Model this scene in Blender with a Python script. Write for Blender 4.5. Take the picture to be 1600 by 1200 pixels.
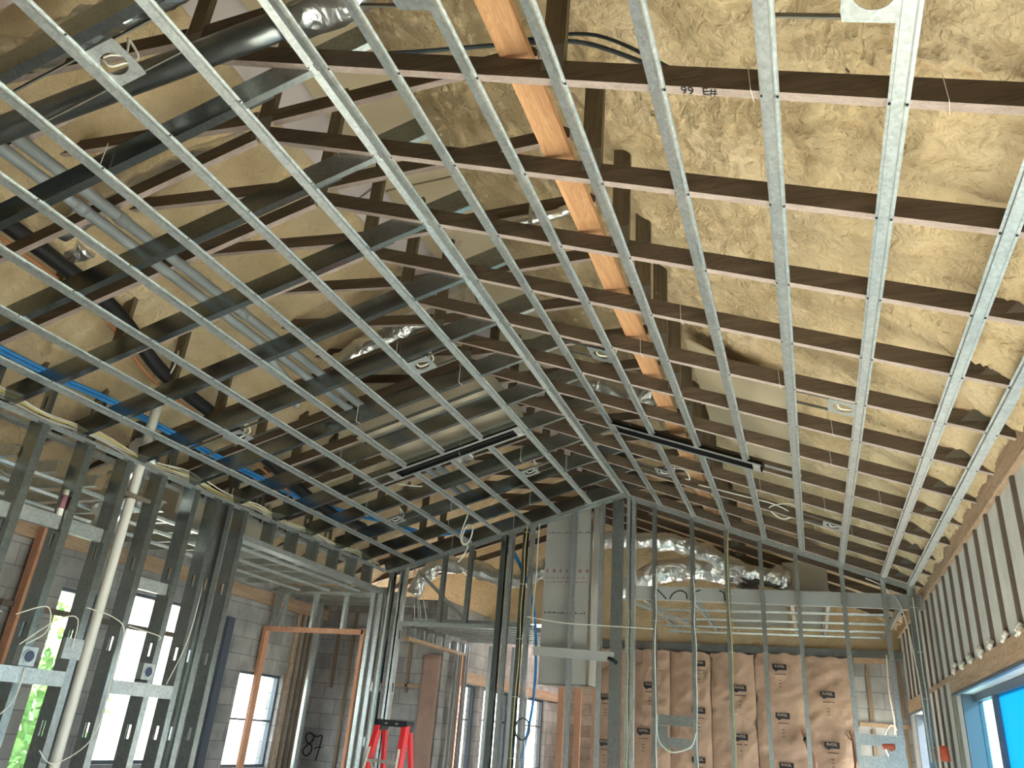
import bpy, bmesh, math, random
from mathutils import Vector, Matrix, noise
random.seed(7)
S = bpy.context.scene
for o in list(bpy.data.objects): bpy.data.objects.remove(o)

# ------------------------------------------------------------------ camera
CH = 1.55
cam_d = bpy.data.cameras.new('camera'); cam = bpy.data.objects.new('camera', cam_d)
S.collection.objects.link(cam); S.camera = cam
cam_d.sensor_fit = 'HORIZONTAL'; cam_d.sensor_width = 36; cam_d.lens = 1208.6 / 1600 * 36
cam_d.clip_start = 0.05; cam_d.clip_end = 300
R = Matrix(((0.93946, 0.07250, 0.33491), (0.33410, -0.41101, -0.84820), (0.07616, 0.90874, -0.41035)))
q = R.to_quaternion(); q.normalize()
cam.matrix_world = Matrix.Translation((0, 0, CH)) @ q.to_matrix().to_4x4()

# ------------------------------------------------------------------ world, sun, exposure
W = bpy.data.worlds.new('world'); S.world = W; W.use_nodes = True
bg = W.node_tree.nodes['Background']; bg.inputs[0].default_value = (0.90, 0.95, 1.0, 1); bg.inputs[1].default_value = 6.0
sd = bpy.data.lights.new('sun', 'SUN'); sd.energy = 30; sd.angle = 0.02; sd.color = (1, 0.93, 0.82)
sun = bpy.data.objects.new('sun', sd); S.collection.objects.link(sun)
sun.rotation_euler = Vector((0.85, -0.12, 0.52)).to_track_quat('Z', 'Y').to_euler()
S.view_settings.view_transform = 'Standard'; S.view_settings.look = 'None'
S.view_settings.exposure = 0.92; S.view_settings.gamma = 1; S.view_settings.use_curve_mapping = False

# ------------------------------------------------------------------ materials
def mat(name, rough=0.6, metal=0.0, base=(0.5, 0.5, 0.5)):
    m = bpy.data.materials.new(name); m.use_nodes = True
    b = m.node_tree.nodes['Principled BSDF']
    b.inputs['Base Color'].default_value = (*base, 1); b.inputs['Roughness'].default_value = rough
    b.inputs['Metallic'].default_value = metal
    return m, m.node_tree, b
def nd(t, kind, **kw):
    n = t.nodes.new(kind)
    for k, v in kw.items():
        if k in n.inputs: n.inputs[k].default_value = v
        else: setattr(n, k, v)
    return n
def coords(t, scale=(1, 1, 1)):
    tc = nd(t, 'ShaderNodeTexCoord'); mp = nd(t, 'ShaderNodeMapping'); mp.inputs['Scale'].default_value = scale
    t.links.new(tc.outputs['Object'], mp.inputs['Vector']); return mp.outputs[0]
def ramp(t, fac, stops):
    r = nd(t, 'ShaderNodeValToRGB'); e = r.color_ramp.elements
    while len(e) < len(stops): e.new(0.5)
    for el, (p, c) in zip(e, stops): el.position = p; el.color = (*c, 1)
    t.links.new(fac, r.inputs[0]); return r.outputs[0]
def bump(t, b, h, strength, dist=0.01):
    n = nd(t, 'ShaderNodeBump'); n.inputs['Strength'].default_value = strength; n.inputs['Distance'].default_value = dist
    t.links.new(h, n.inputs['Height']); t.links.new(n.outputs[0], b.inputs['Normal'])
def noisy(name, c1, c2, scale, rough=0.7, metal=0.0, bs=0.0, bd=0.01, detail=4, stretch=(1, 1, 1)):
    m, t, b = mat(name, rough, metal)
    n = nd(t, 'ShaderNodeTexNoise', Scale=scale, Detail=detail); t.links.new(coords(t, stretch), n.inputs['Vector'])
    t.links.new(ramp(t, n.outputs[0], [(0.3, c1), (0.7, c2)]), b.inputs['Base Color'])
    if bs: bump(t, b, n.outputs[0], bs, bd)
    return m
def galv(name, c1, c2, rough, metal):
    m, t, b = mat(name, rough, metal); v = nd(t, 'ShaderNodeTexVoronoi', Scale=70.0); co = coords(t)
    t.links.new(co, v.inputs['Vector'])
    n = nd(t, 'ShaderNodeTexNoise', Scale=9.0, Detail=3.0); t.links.new(co, n.inputs['Vector'])
    mx = nd(t, 'ShaderNodeMix', data_type='FLOAT'); mx.inputs[0].default_value = 0.5
    t.links.new(v.outputs['Color'], mx.inputs[2]); t.links.new(n.outputs[0], mx.inputs[3])
    t.links.new(ramp(t, mx.outputs[0], [(0.25, c1), (0.75, c2)]), b.inputs['Base Color'])
    return m
def wood(name, c1, c2, stretch, rough=0.75):
    m, t, b = mat(name, rough)
    co = coords(t, stretch)
    n = nd(t, 'ShaderNodeTexNoise', Scale=2.2, Detail=7.0, Roughness=0.62, Distortion=0.6); t.links.new(co, n.inputs['Vector'])
    n2 = nd(t, 'ShaderNodeTexNoise', Scale=0.9, Detail=2.0, Distortion=3.0); t.links.new(co, n2.inputs['Vector'])
    ml = nd(t, 'ShaderNodeMath', operation='MULTIPLY'); ml.inputs[1].default_value = 9.0; t.links.new(n2.outputs[0], ml.inputs[0])
    fr = nd(t, 'ShaderNodeMath', operation='FRACT'); t.links.new(ml.outputs[0], fr.inputs[0])
    mx = nd(t, 'ShaderNodeMix', data_type='FLOAT'); mx.inputs[0].default_value = 0.22
    t.links.new(n.outputs[0], mx.inputs[2]); t.links.new(fr.outputs[0], mx.inputs[3])
    t.links.new(ramp(t, mx.outputs[0], [(0.28, c1), (0.66, c2)]), b.inputs['Base Color'])
    bump(t, b, mx.outputs[0], 0.15, 0.003)
    return m
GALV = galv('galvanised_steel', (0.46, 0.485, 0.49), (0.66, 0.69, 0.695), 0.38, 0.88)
GALVM = galv('mid_galvanised_steel', (0.36, 0.39, 0.39), (0.52, 0.55, 0.55), 0.3, 0.92)  # galvanised steel in a middle tone
GALVD = galv('dark_galvanised_steel', (0.27, 0.30, 0.30), (0.39, 0.43, 0.43), 0.26, 0.96)  # same galvanised steel in a darker tone
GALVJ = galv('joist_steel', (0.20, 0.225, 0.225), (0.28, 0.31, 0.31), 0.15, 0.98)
WOODX = wood('brown_lumber_across', (0.055, 0.038, 0.024), (0.15, 0.105, 0.07), (0.7, 12, 12))  # wide board faces, much darker than the edges
WOODZ = wood('treated_lumber_upright', (0.16, 0.11, 0.07), (0.36, 0.26, 0.18), (12, 12, 0.7))
WEBW = wood('stained_lumber_upright', (0.06, 0.045, 0.026), (0.17, 0.125, 0.075), (12, 12, 0.7))
EDGE = wood('pinkish_board_edge', (0.34, 0.25, 0.22), (0.50, 0.40, 0.36), (0.7, 12, 12))  # narrow board edges, lighter and pinker than the faces
WOODY = wood('lumber_lengthwise', (0.30, 0.19, 0.12), (0.55, 0.38, 0.26), (9, 0.7, 9))
BRACE = wood('orange_lumber', (0.42, 0.20, 0.09), (0.66, 0.36, 0.18), (9, 0.6, 9))
REDWOOD = wood('reddish_lumber', (0.55, 0.25, 0.14), (0.75, 0.40, 0.26), (6, 6, 0.8))
STRIP = wood('dark_furring_lumber', (0.10, 0.075, 0.06), (0.21, 0.16, 0.13), (9, 9, 0.7))
def foam_mat(name, c1, c2, c3):
    m, t, b = mat(name, 0.72); co = coords(t)
    n = nd(t, 'ShaderNodeTexNoise', Scale=2.2, Detail=6.0); t.links.new(co, n.inputs['Vector'])
    n2 = nd(t, 'ShaderNodeTexNoise', Scale=30.0, Detail=6.0, Distortion=0.8); t.links.new(co, n2.inputs['Vector'])
    v = nd(t, 'ShaderNodeTexNoise', Scale=11.0, Detail=3.0, Distortion=2.0); t.links.new(co, v.inputs['Vector'])
    t.links.new(ramp(t, n.outputs[0], [(0.3, c1), (0.5, c2), (0.7, c3)]), b.inputs['Base Color'])
    a = nd(t, 'ShaderNodeMath', operation='MULTIPLY_ADD'); a.inputs[1].default_value = 0.5
    t.links.new(n2.outputs[0], a.inputs[0]); t.links.new(v.outputs[0], a.inputs[2])
    bump(t, b, a.outputs[0], 0.9, 0.022); return m
FOAM = foam_mat('spray_foam', (0.56, 0.42, 0.245), (0.67, 0.51, 0.31), (0.75, 0.59, 0.39))
FOAML = FOAM
BOARD_P = noisy('pale_foam_board', (0.62, 0.54, 0.54), (0.70, 0.62, 0.62), 1.5)
BOARD_B = noisy('beige_foam_board', (0.56, 0.45, 0.30), (0.64, 0.53, 0.37), 1.2)
DARKBOARD = noisy('dark_grey_board', (0.09, 0.09, 0.085), (0.13, 0.13, 0.12), 3)
DUCTBOARD = noisy('grey_duct_board', (0.36, 0.35, 0.335), (0.43, 0.42, 0.40), 3, 0.6)
BEIGEBOX = noisy('beige_duct_board', (0.40, 0.35, 0.27), (0.47, 0.41, 0.32), 2, 0.6)
TAPE = mat('foil_tape', 0.25, 1.0, (0.9, 0.88, 0.84))[0]
def foil(name):
    m, t, b = mat(name, 0.31, 1.0, (0.84, 0.84, 0.84)); co = coords(t)
    v = nd(t, 'ShaderNodeTexVoronoi', Scale=13.0); t.links.new(co, v.inputs['Vector'])
    n = nd(t, 'ShaderNodeTexNoise', Scale=8.0, Detail=3.0, Distortion=1.5); t.links.new(co, n.inputs['Vector'])
    a = nd(t, 'ShaderNodeMath', operation='MULTIPLY_ADD'); a.inputs[1].default_value = 0.7
    t.links.new(v.outputs['Distance'], a.inputs[0]); t.links.new(n.outputs[0], a.inputs[2])
    bump(t, b, a.outputs[0], 0.55, 0.03); return m
FOIL = foil('crumpled_foil')
SPIRAL = noisy('spiral_duct_steel', (0.20, 0.215, 0.22), (0.30, 0.315, 0.32), 4, 0.33, 0.95)
PVC = mat('white_pvc', 0.45, 0, (0.72, 0.70, 0.66))[0]
PVCG = mat('grey_pvc', 0.5, 0, (0.27, 0.29, 0.30))[0]
BLACK = mat('black_rubber', 0.6, 0, (0.012, 0.012, 0.014))[0]
SLOT = mat('black_slot_lining', 0.9, 0, (0.004, 0.004, 0.005))[0]
COPPER = mat('copper_orange', 0.5, 0.3, (0.55, 0.24, 0.11))[0]
BLUE = mat('blue_cable_jacket', 0.45, 0, (0.03, 0.22, 0.55))[0]
WHITE = mat('white_cable_jacket', 0.5, 0, (0.80, 0.77, 0.70))[0]
YELLOW = mat('yellow_cable_jacket', 0.5, 0, (0.62, 0.50, 0.20))[0]
GREY_CABLE = mat('dark_cable_jacket', 0.5, 0, (0.05, 0.07, 0.08))[0]
PLATE = mat('nail_plate_steel', 0.6, 0.6, (0.20, 0.19, 0.17))[0]
PLASTER = noisy('grey_foam_sheathing', (0.60, 0.59, 0.57), (0.76, 0.75, 0.73), 5, 0.8)
INK = mat('black_marker_ink', 0.7, 0, (0.01, 0.012, 0.02))[0]
REDINK = mat('red_marker_ink', 0.7, 0, (0.45, 0.03, 0.06))[0]
MAROON = mat('maroon_print', 0.7, 0, (0.28, 0.12, 0.15))[0]
PAPERW = mat('kraft_reversed_print', 0.8, 0, (0.55, 0.40, 0.30))[0]
KRAFT = noisy('kraft_paper', (0.33, 0.21, 0.15), (0.41, 0.27, 0.20), 5, 0.6, 0, 0.8, 0.03)
KRAFTP = noisy('pinkish_kraft', (0.36, 0.22, 0.18), (0.46, 0.30, 0.25), 3.5, 0.8, 0, 0.5, 0.02)
FRAME = mat('slate_window_frame', 0.45, 0.1, (0.10, 0.12, 0.16))[0]
REDFG = mat('red_fibreglass', 0.4, 0, (0.68, 0.03, 0.04))[0]
LADBLK = mat('black_ladder_cap', 0.5, 0, (0.02, 0.025, 0.03))[0]
ALU = mat('dull_aluminium', 0.4, 0.8, (0.65, 0.64, 0.60))[0]
DIAL = mat('box_opening_lining', 0.5, 0, (0.05, 0.06, 0.12))[0]
ORANGE = mat('orange_plastic', 0.5, 0, (0.85, 0.16, 0.08))[0]
SKIN = mat('tanned_skin', 0.55, 0, (0.30, 0.155, 0.11))[0]
SHIRT = noisy('navy_cotton', (0.03, 0.05, 0.09), (0.05, 0.07, 0.13), 40)
JEANS = noisy('denim', (0.06, 0.09, 0.16), (0.10, 0.14, 0.22), 60)
HAIR = noisy('dark_hair', (0.01, 0.008, 0.006), (0.03, 0.02, 0.015), 80)
LEAF = noisy('green_leaves', (0.08, 0.20, 0.04), (0.22, 0.42, 0.12), 6)
CONC = noisy('concrete_slab', (0.46, 0.44, 0.41), (0.60, 0.58, 0.54), 2.5, 0.85)
GROUND = noisy('pale_sandy_ground', (0.45, 0.42, 0.36), (0.60, 0.56, 0.48), 0.8, 0.95)
FACADE = noisy('pale_stucco', (0.78, 0.68, 0.62), (0.86, 0.77, 0.72), 1.0, 0.9)
def block():
    m, t, b = mat('concrete_block', 0.9); co = coords(t, (1, 1, 1))
    sp = nd(t, 'ShaderNodeSeparateXYZ'); t.links.new(co, sp.inputs[0])
    ad = nd(t, 'ShaderNodeMath', operation='ADD'); t.links.new(sp.outputs[0], ad.inputs[0]); t.links.new(sp.outputs[1], ad.inputs[1])
    cb = nd(t, 'ShaderNodeCombineXYZ'); t.links.new(ad.outputs[0], cb.inputs[0]); t.links.new(sp.outputs[2], cb.inputs[1])
    br = nd(t, 'ShaderNodeTexBrick', Scale=1.0); br.inputs['Brick Width'].default_value = 0.4; br.inputs['Row Height'].default_value = 0.2
    br.inputs['Mortar Size'].default_value = 0.006; br.inputs['Color1'].default_value = (0.30, 0.29, 0.29, 1)
    br.inputs['Color2'].default_value = (0.40, 0.385, 0.38, 1); br.inputs['Mortar'].default_value = (0.22, 0.21, 0.21, 1)
    t.links.new(cb.outputs[0], br.inputs['Vector'])
    n = nd(t, 'ShaderNodeTexNoise', Scale=4.0, Detail=8.0); t.links.new(co, n.inputs['Vector'])
    mx = nd(t, 'ShaderNodeMix', data_type='RGBA', blend_type='OVERLAY'); mx.inputs[0].default_value = 0.6
    t.links.new(br.outputs[0], mx.inputs[6]); t.links.new(n.outputs[0], mx.inputs[7])
    t.links.new(mx.outputs[2], b.inputs['Base Color']); bump(t, b, br.outputs['Fac'], -0.4, 0.01); return m
BLOCK = block()
def glass(name, col, alpha):
    m = bpy.data.materials.new(name); m.use_nodes = True; t = m.node_tree; t.nodes.clear()
    o = nd(t, 'ShaderNodeOutputMaterial'); a = nd(t, 'ShaderNodeBsdfTransparent'); a.inputs[0].default_value = (*col, 1)
    g = nd(t, 'ShaderNodeBsdfGlossy', Roughness=0.05); mx = nd(t, 'ShaderNodeMixShader'); mx.inputs[0].default_value = alpha
    t.links.new(a.outputs[0], mx.inputs[1]); t.links.new(g.outputs[0], mx.inputs[2]); t.links.new(mx.outputs[0], o.inputs[0]); return m
GLASS = glass('clear_glass', (0.92, 0.97, 0.96), 0.06)
FILM = glass('blue_protective_film', (0.20, 0.68, 0.86), 0.04)
t_ = FILM.node_tree; mx_ = next(n for n in t_.nodes if n.type == 'MIX_SHADER'); tr_ = nd(t_, 'ShaderNodeBsdfTranslucent'); tr_.inputs[0].default_value = (0.04, 0.24, 0.38, 1)
next(n for n in t_.nodes if n.type == 'BSDF_TRANSPARENT').inputs[0].default_value = (0.01, 0.10, 0.16, 1)
m2_ = nd(t_, 'ShaderNodeMixShader'); m2_.inputs[0].default_value = 0.5; o_ = next(n for n in t_.nodes if n.type == 'OUTPUT_MATERIAL')
t_.links.new(mx_.outputs[0], m2_.inputs[1]); t_.links.new(tr_.outputs[0], m2_.inputs[2]); t_.links.new(m2_.outputs[0], o_.inputs[0])
FILM2 = glass('pale_blue_film', (0.38, 0.60, 0.68), 0.04)

# ------------------------------------------------------------------ mesh helpers
class M:
    def __init__(s): s.v = []; s.f = []
    def add(s, vs, fs):
        k = len(s.v); s.v += [Vector(v) for v in vs]; s.f += [tuple(i + k for i in f) for f in fs]; return s
def obj(name, m, material, parent=None, smooth=False, kind=None):
    vs = m.v
    if parent is None:
        xs = [v.x for v in vs]; ys = [v.y for v in vs]; zs = [v.z for v in vs]
        org = Vector(((min(xs) + max(xs)) / 2, (min(ys) + max(ys)) / 2, min(zs)))
    else: org = Vector((0, 0, 0))
    me = bpy.data.meshes.new(name); me.from_pydata([v - org for v in vs], [], m.f); me.update()
    bm = bmesh.new(); bm.from_mesh(me); bmesh.ops.recalc_face_normals(bm, faces=bm.faces); bm.to_mesh(me); bm.free()
    me.materials.append(material)
    if smooth: me.polygons.foreach_set('use_smooth', [True] * len(me.polygons))
    o = bpy.data.objects.new(name, me); S.collection.objects.link(o)
    if parent is None: o.location = org
    else:
        o.parent = parent
        if parent.parent is None: o.location = -parent.location
    if kind: o['kind'] = kind
    return o
def tag(o, label, cat, group=None):
    if len(label.split()) > 16: print('LONG', label)
    o['label'] = label; o['category'] = cat
    if group: o['group'] = group
    return o
def thing(name, label, cat, loc, group=None):
    o = bpy.data.objects.new(name, None); S.collection.objects.link(o); o.location = loc; o.empty_display_size = 0.1
    return tag(o, label, cat, group)
def box(m, x0, x1, y0, y1, z0, z1):
    return m.add([(x, y, z) for x in (x0, x1) for y in (y0, y1) for z in (z0, z1)],
                 [(0, 1, 3, 2), (4, 6, 7, 5), (0, 4, 5, 1), (2, 3, 7, 6), (0, 2, 6, 4), (1, 5, 7, 3)])
def prism(m, prof, A, B, d1, d2):
    A = Vector(A); B = Vector(B); d1 = Vector(d1).normalized(); d2 = Vector(d2).normalized(); n = len(prof)
    vs = [P + d1 * a + d2 * b for P in (A, B) for a, b in prof]
    fs = [(i, (i + 1) % n, (i + 1) % n + n, i + n) for i in range(n)]
    fs += [tuple(range(n)), tuple(range(2 * n - 1, n - 1, -1))]
    return m.add(vs, fs)
def bar(m, A, B, w, h, d1, d2):
    return prism(m, [(-w / 2, -h / 2), (w / 2, -h / 2), (w / 2, h / 2), (-w / 2, h / 2)], A, B, d1, d2)
TH = 0.0022
def cprof(w, fl, lip=0.010):
    t = TH; h = w / 2
    if not lip: return [(-h, 0), (h, 0), (h, fl), (h - t, fl), (h - t, t), (-h + t, t), (-h + t, fl), (-h, fl)]
    return [(-h, 0), (h, 0), (h, fl), (h - lip, fl), (h - lip, fl - t), (h - t, fl - t), (h - t, t), (-h + t, t),
            (-h + t, fl - t), (-h + lip, fl - t), (-h + lip, fl), (-h, fl)]
HATP = [(-.033, 0), (-.0205, 0), (-.0165, .020), (.0165, .020), (.0205, 0), (.033, 0), (.033, TH), (.0222, TH), (.0182, .0225), (-.0182, .0225), (-.0222, TH), (-.033, TH)]
def cstud(m, A, B, w, fl, d1, d2, holes=None):
    """C stud with its web spanning d1 and flanges along d2; holes = distances along the stud"""
    if not holes: return prism(m, cprof(w, fl), A, B, d1, d2)
    t = TH; h = w / 2; hw = 0.019; A = Vector(A); B = Vector(B); u = (B - A).normalized()
    for s in (-1, 1):
        p = [(s * hw, 0), (s * h, 0), (s * h, fl), (s * (h - .01), fl), (s * (h - .01), fl - t), (s * (h - t), fl - t), (s * (h - t), t), (s * hw, t)]
        prism(m, p, A, B, d1, d2)
    a = 0; L = (B - A).length
    for c in holes:
        if c - .05 <= a or c + .05 > L: continue
        prism(m, [(-hw, 0), (hw, 0), (hw, t), (-hw, t)], A + u * a, A + u * (c - .05), d1, d2); a = c + .05
    return prism(m, [(-hw, 0), (hw, 0), (hw, t), (-hw, t)], A + u * a, B, d1, d2)
def smooth_path(pts, k=8):
    P = [Vector(p) for p in pts]
    if len(P) < 3: return [P[0].lerp(P[-1], i / k) for i in range(k + 1)]
    out = []
    for i in range(len(P) - 1):
        a = P[max(i - 1, 0)]; b = P[i]; c = P[i + 1]; d = P[min(i + 2, len(P) - 1)]
        for j in range(k):
            t = j / k
            out.append(0.5 * ((2 * b) + (c - a) * t + (2 * a - 5 * b + 4 * c - d) * t * t + (3 * b - a - 3 * c + d) * t ** 3))
    return out + [P[-1]]
def tube(m, pts, r, n=8, k=8, crumple=0.0, ribs=0.0, caps=True, smoothp=True):
    P = smooth_path(pts, k) if smoothp else [Vector(p) for p in pts]
    t = (P[1] - P[0]).normalized(); ref = Vector((0, 0, 1)) if abs(t.z) < .9 else Vector((1, 0, 0))
    u = t.cross(ref).normalized(); rings = []
    for i, p in enumerate(P):
        t2 = (P[min(i + 1, len(P) - 1)] - P[max(i - 1, 0)])
        if t2.length > 1e-9: t2.normalize()
        else: t2 = t
        u = (u - t2 * u.dot(t2)).normalized(); w = t2.cross(u)
        rr = r * (1 + (ribs * (1 if i % 2 else -1)))
        ring = []
        for j in range(n):
            a = 2 * math.pi * j / n; d = u * math.cos(a) + w * math.sin(a)
            k2 = 1 + crumple * noise.noise((p + d * r) * 9) * 2 if crumple else 1
            ring.append(p + d * rr * k2)
        rings.append(ring)
    vs = [v for r_ in rings for v in r_]; fs = []
    for i in range(len(rings) - 1):
        for j in range(n):
            a = i * n + j; b = i * n + (j + 1) % n; fs.append((a, b, b + n, a + n))
    if caps: fs += [tuple(range(n - 1, -1, -1)), tuple(range(len(vs) - n, len(vs)))]
    return m.add(vs, fs)
def text_mesh(s, size, A, xdir, up, out=0.0015, bold=0.0, sx=1.0):
    c = bpy.data.curves.new('t', 'FONT'); c.body = s; c.size = size; c.align_x = 'CENTER'; c.align_y = 'CENTER'; c.extrude = 0.0005; c.offset = bold
    o = bpy.data.objects.new('t', c); S.collection.objects.link(o)
    bpy.context.view_layer.update()
    me = bpy.data.meshes.new_from_object(o.evaluated_get(bpy.context.evaluated_depsgraph_get()))
    X = Vector(xdir).normalized(); U = Vector(up).normalized(); N = X.cross(U); A = Vector(A)
    m = M(); m.add([A + X * v.co.x * sx + U * v.co.y + N * (v.co.z + out) for v in me.vertices], [tuple(p.vertices) for p in me.polygons])
    bpy.data.objects.remove(o); bpy.data.meshes.remove(me); return m
ORD = ['nearest', 'second', 'third', 'fourth', 'fifth', 'sixth', 'seventh', 'eighth', 'ninth', 'tenth', 'eleventh', 'twelfth',
       'thirteenth', 'fourteenth', 'fifteenth', 'sixteenth', 'seventeenth', 'eighteenth', 'nineteenth', 'twentieth', 'twenty-first', 'twenty-second']

# ------------------------------------------------------------------ frame of reference
Y0 = 2.1115; DY = 0.6096
Yn = lambda n: Y0 + DY * n
aR = 0.3481; aL = 0.3152; zR0 = 3.5829; zL0 = 4.8893
zr = lambda x: zR0 - aR * x          # right ceiling plane (underside of trusses)
zl = lambda x: zL0 + aL * x          # left ceiling plane (underside of steel joists)
XW = 1.17; XE = -6.75; XP = -4.97; YF = 8.85; YB = 11.8
XRG = -2.75; ZRG = 5.96; RS = 0.69
roof = lambda x: ZRG - RS * abs(x - XRG)
def sl(x, y, side, dz=0.0): return Vector((x, y, (zr(x) if side == 'R' else zl(x)) + dz))
uR = Vector((1, 0, -aR)).normalized(); nR = Vector((aR, 0, 1)).normalized()
uL = Vector((1, 0, aL)).normalized(); nL = Vector((-aL, 0, 1)).normalized()

# ------------------------------------------------------------------ structure
def struct(name, m, mt, smooth=False): return obj(name, m, mt, None, smooth, 'structure')
struct('floor', box(M(), -6.9, 1.35, -4, 17, -0.1, 0), CONC)
g = M(); box(g, -60, 60, -50, 70, -0.3, -0.12); struct('ground', g, GROUND)
def wall_y(x0, x1, y0, y1, z1, holes):
    """wall running along Y with rectangular openings (ya, yb, za, zb)"""
    m = M(); y = y0
    for (a, b, za, zb) in sorted(holes):
        if a > y: box(m, x0, x1, y, a, 0, z1)
        if za > 0: box(m, x0, x1, a, b, 0, za)
        if zb < z1: box(m, x0, x1, a, b, zb, z1)
        y = b
    box(m, x0, x1, y, y1, 0, z1); return m
EAST = [(0.5, 3.9, 0, 2.15), (4.4, 8.05, 0, 2.15), (9.9, 11.65, 0, 2.15)]  # nearest opening is unseen, added to let sun bounce off the floor
WEST = [(5.72, 6.2, 0.3, 2.52), (6.45, 7.82, 0.95, 2.63), (8.62, 9.55, 0.9, 2.02)]
struct('wall_right', wall_y(XW, XW + .2, -4, 12.1, 3.25, EAST), PLASTER)
struct('wall_left', wall_y(XE - .2, XE, -4, 10.5, 3.2, WEST), BLOCK)
m = M(); box(m, -6.95, 1.37, -4.2, -4, 0, 6); struct('wall_rear', m, BLOCK)
m = M(); box(m, XE - .2, -4.75, 10.3, 10.5, 0, 3.2); struct('wall_back_left', m, BLOCK)
m = M(); box(m, -3.0, XW + .2, YB + .12, YB + .32, 0, 2.93); struct('wall_back', m, BLOCK)
m = wall_y(-4.95, -4.75, 10.5, 17, 3.2, [(10.95, 11.75, 0.4, 2.16), (11.95, 13.2, 0.4, 2.16), (13.5, 15.2, .4, 2.16)]); struct('wall_side', m, BLOCK)
m = M(); box(m, -4.95, -2.8, 16.8, 17, 0, 3.2); box(m, -3.0, -2.8, 12.1, 16.8, 0, 3.2); struct('wall_end', m, BLOCK)
# roof deck covered in spray foam: displaced heightfields
def foam(name, xa, xb, y0, y1, dx, side, amp):
    m = M(); nx = int(abs(xb - xa) / dx); ny = int((y1 - y0) / dx); vs = []
    for i in range(ny + 1):
        y = y0 + (y1 - y0) * i / ny
        for j in range(nx + 1):
            x = xa + (xb - xa) * j / nx
            # bellies between trusses
            ph = abs(((y - Y0) / DY) % 1 - .5) * 2
            h = 0.035 * ph * ph
            wx = x + .12 * noise.noise(Vector((x * 2, y * 2, side + 20))); wy = y + .12 * noise.noise(Vector((x * 2, y * 2, side + 40)))
            h += amp * noise.fractal(Vector((wx * 2.2, wy * 4.5, side)), 1.0, 2.0, 4)
            mask = .45 + .9 * max(0, noise.noise(Vector((x * 1.6, y * 1.6, 7 + side))) + .2)
            rg = 1 - abs(noise.noise(Vector((wx * 7, wy * 17, side * 5)))) * 2.2
            h += .045 * mask * rg * rg
            rg = 1 - abs(noise.noise(Vector((wx * 16, wy * 34, side * 9)))) * 2
            h += .020 * mask * rg
            e = min(1, max(0, (0.45 - abs(x - (1.1 if side == 1 else -6.7))) / .45))
            h += e * 0.10 * abs(noise.noise(Vector((x * 4, y * 6, 3))))
            vs.append((x, y, roof(x) - h))
    fs = [(i * (nx + 1) + j, i * (nx + 1) + j + 1, (i + 1) * (nx + 1) + j + 1, (i + 1) * (nx + 1) + j) for i in range(ny) for j in range(nx)]
    m.add(vs, fs); return struct(name, m, FOAM, True)
foam('ceiling_foam_right', XRG, 1.3, -4, 12.1, 0.017, 1, 0.050)
foam('ceiling_foam_left', -6.95, XRG, -4, 12.1, 0.028, 2, 0.045)
m = M()
for s in (1, -1):
    prism(m, [(0, 0), (4.7, -4.7 * RS), (4.7, -4.7 * RS + .05), (0, .05)], (XRG, -4.3, ZRG + .17), (XRG, 17.2, ZRG + .17), (s, 0, 0), (0, 0, 1))
struct('roof', m, WOODY)
m = M(); prism(m, [(-3.0, 2.93), (1.3, 2.93), (1.3, 3.2), (-2.75, 6.05), (-3.0, 5.9)], (0, 12.0, 0), (0, 12.3, 0), (1, 0, 0), (0, 0, 1)); struct('wall_gable', m, FOAM)
m = M(); prism(m, [(-6.9, 3.15), (-3.0, 3.15), (-3.0, 5.9), (-6.9, 3.2)], (0, 12.0, 0), (0, 12.12, 0), (1, 0, 0), (0, 0, 1)); struct('wall_gable_left', m, FOAM)

# wood plate, furring strips and lintels on the right wall
m = M(); box(m, XW - .04, XW, -3.9, 11.9, 3.10, 3.235); tag(obj('wall_plate', m, WOODY), 'orange brown timber plate running along the top of the right wall', 'timber plate')
strip_y = [4.913 + .407 * k for k in range(-4, 17)]
for k, y in enumerate(strip_y):
    full = 8.1 < y < 9.85 or y > 11.7
    m = M(); box(m, XW - .02, XW, y - .021, y + .021, 0.02 if full else 2.305, 3.098)
    where = ('between the two door openings' if full and y < 10 else 'at the far corner' if full else 'above the far door opening' if y > 9.8 else 'above the wide sliding door')
    tag(obj('furring_strip', m, STRIP), '%s dark vertical furring strip on the right wall, %s' % (ORD[k], where), 'furring strip', 'dark furring strips on the right wall')
    if not full and 4.8 < y < 8.1:
        f = M()
        for q_ in range(5):
            c = Vector((XW - .015, y + random.uniform(-.05, .05), 2.33 + random.uniform(-.02, .04)))
            tube(f, [c, c + Vector((-.02, random.uniform(-.02, .02), -.03))], random.uniform(.012, .022), 7, 3, .25)
        tag(obj('foam_blob', f, WHITE, None, True), 'blob of pale foam at the foot of the %s furring strip over the sliding door' % ORD[k], 'foam blob', 'foam blobs along the door lintel')
for (a, b, t_) in ((-3.6, 8.12, 'wide sliding door'), (9.82, 11.75, 'far door opening')):
    m = M(); box(m, XW - .03, XW, a, b, 2.155, 2.30); tag(obj('door_lintel', m, WOODY), 'pale timber lintel board over the %s in the right wall' % t_, 'lintel')
    m = M(); box(m, XW - .03, XW - .001, a + .07, b - .07, 2.13, 2.153); tag(obj('door_head_lining', m, FRAME), 'slate blue head lining under the lintel of the %s' % t_, 'door lining')
m = M(); box(m, XW - .022, XW, 8.05, 9.88, 2.26, 2.30); tag(obj('furring_rail', m, WOODY), 'short horizontal wood strip between the right wall door openings', 'furring strip')
for y, t_ in ((8.075, 'far jamb of the wide sliding door'), (9.86, 'near jamb of the far right opening')):
    m = M(); box(m, XW - .03, XW, y - .03, y + .03, 0, 2.155); tag(obj('jamb_board', m, WOODZ), 'pale wooden board at the %s' % t_, 'jamb board')
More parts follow.
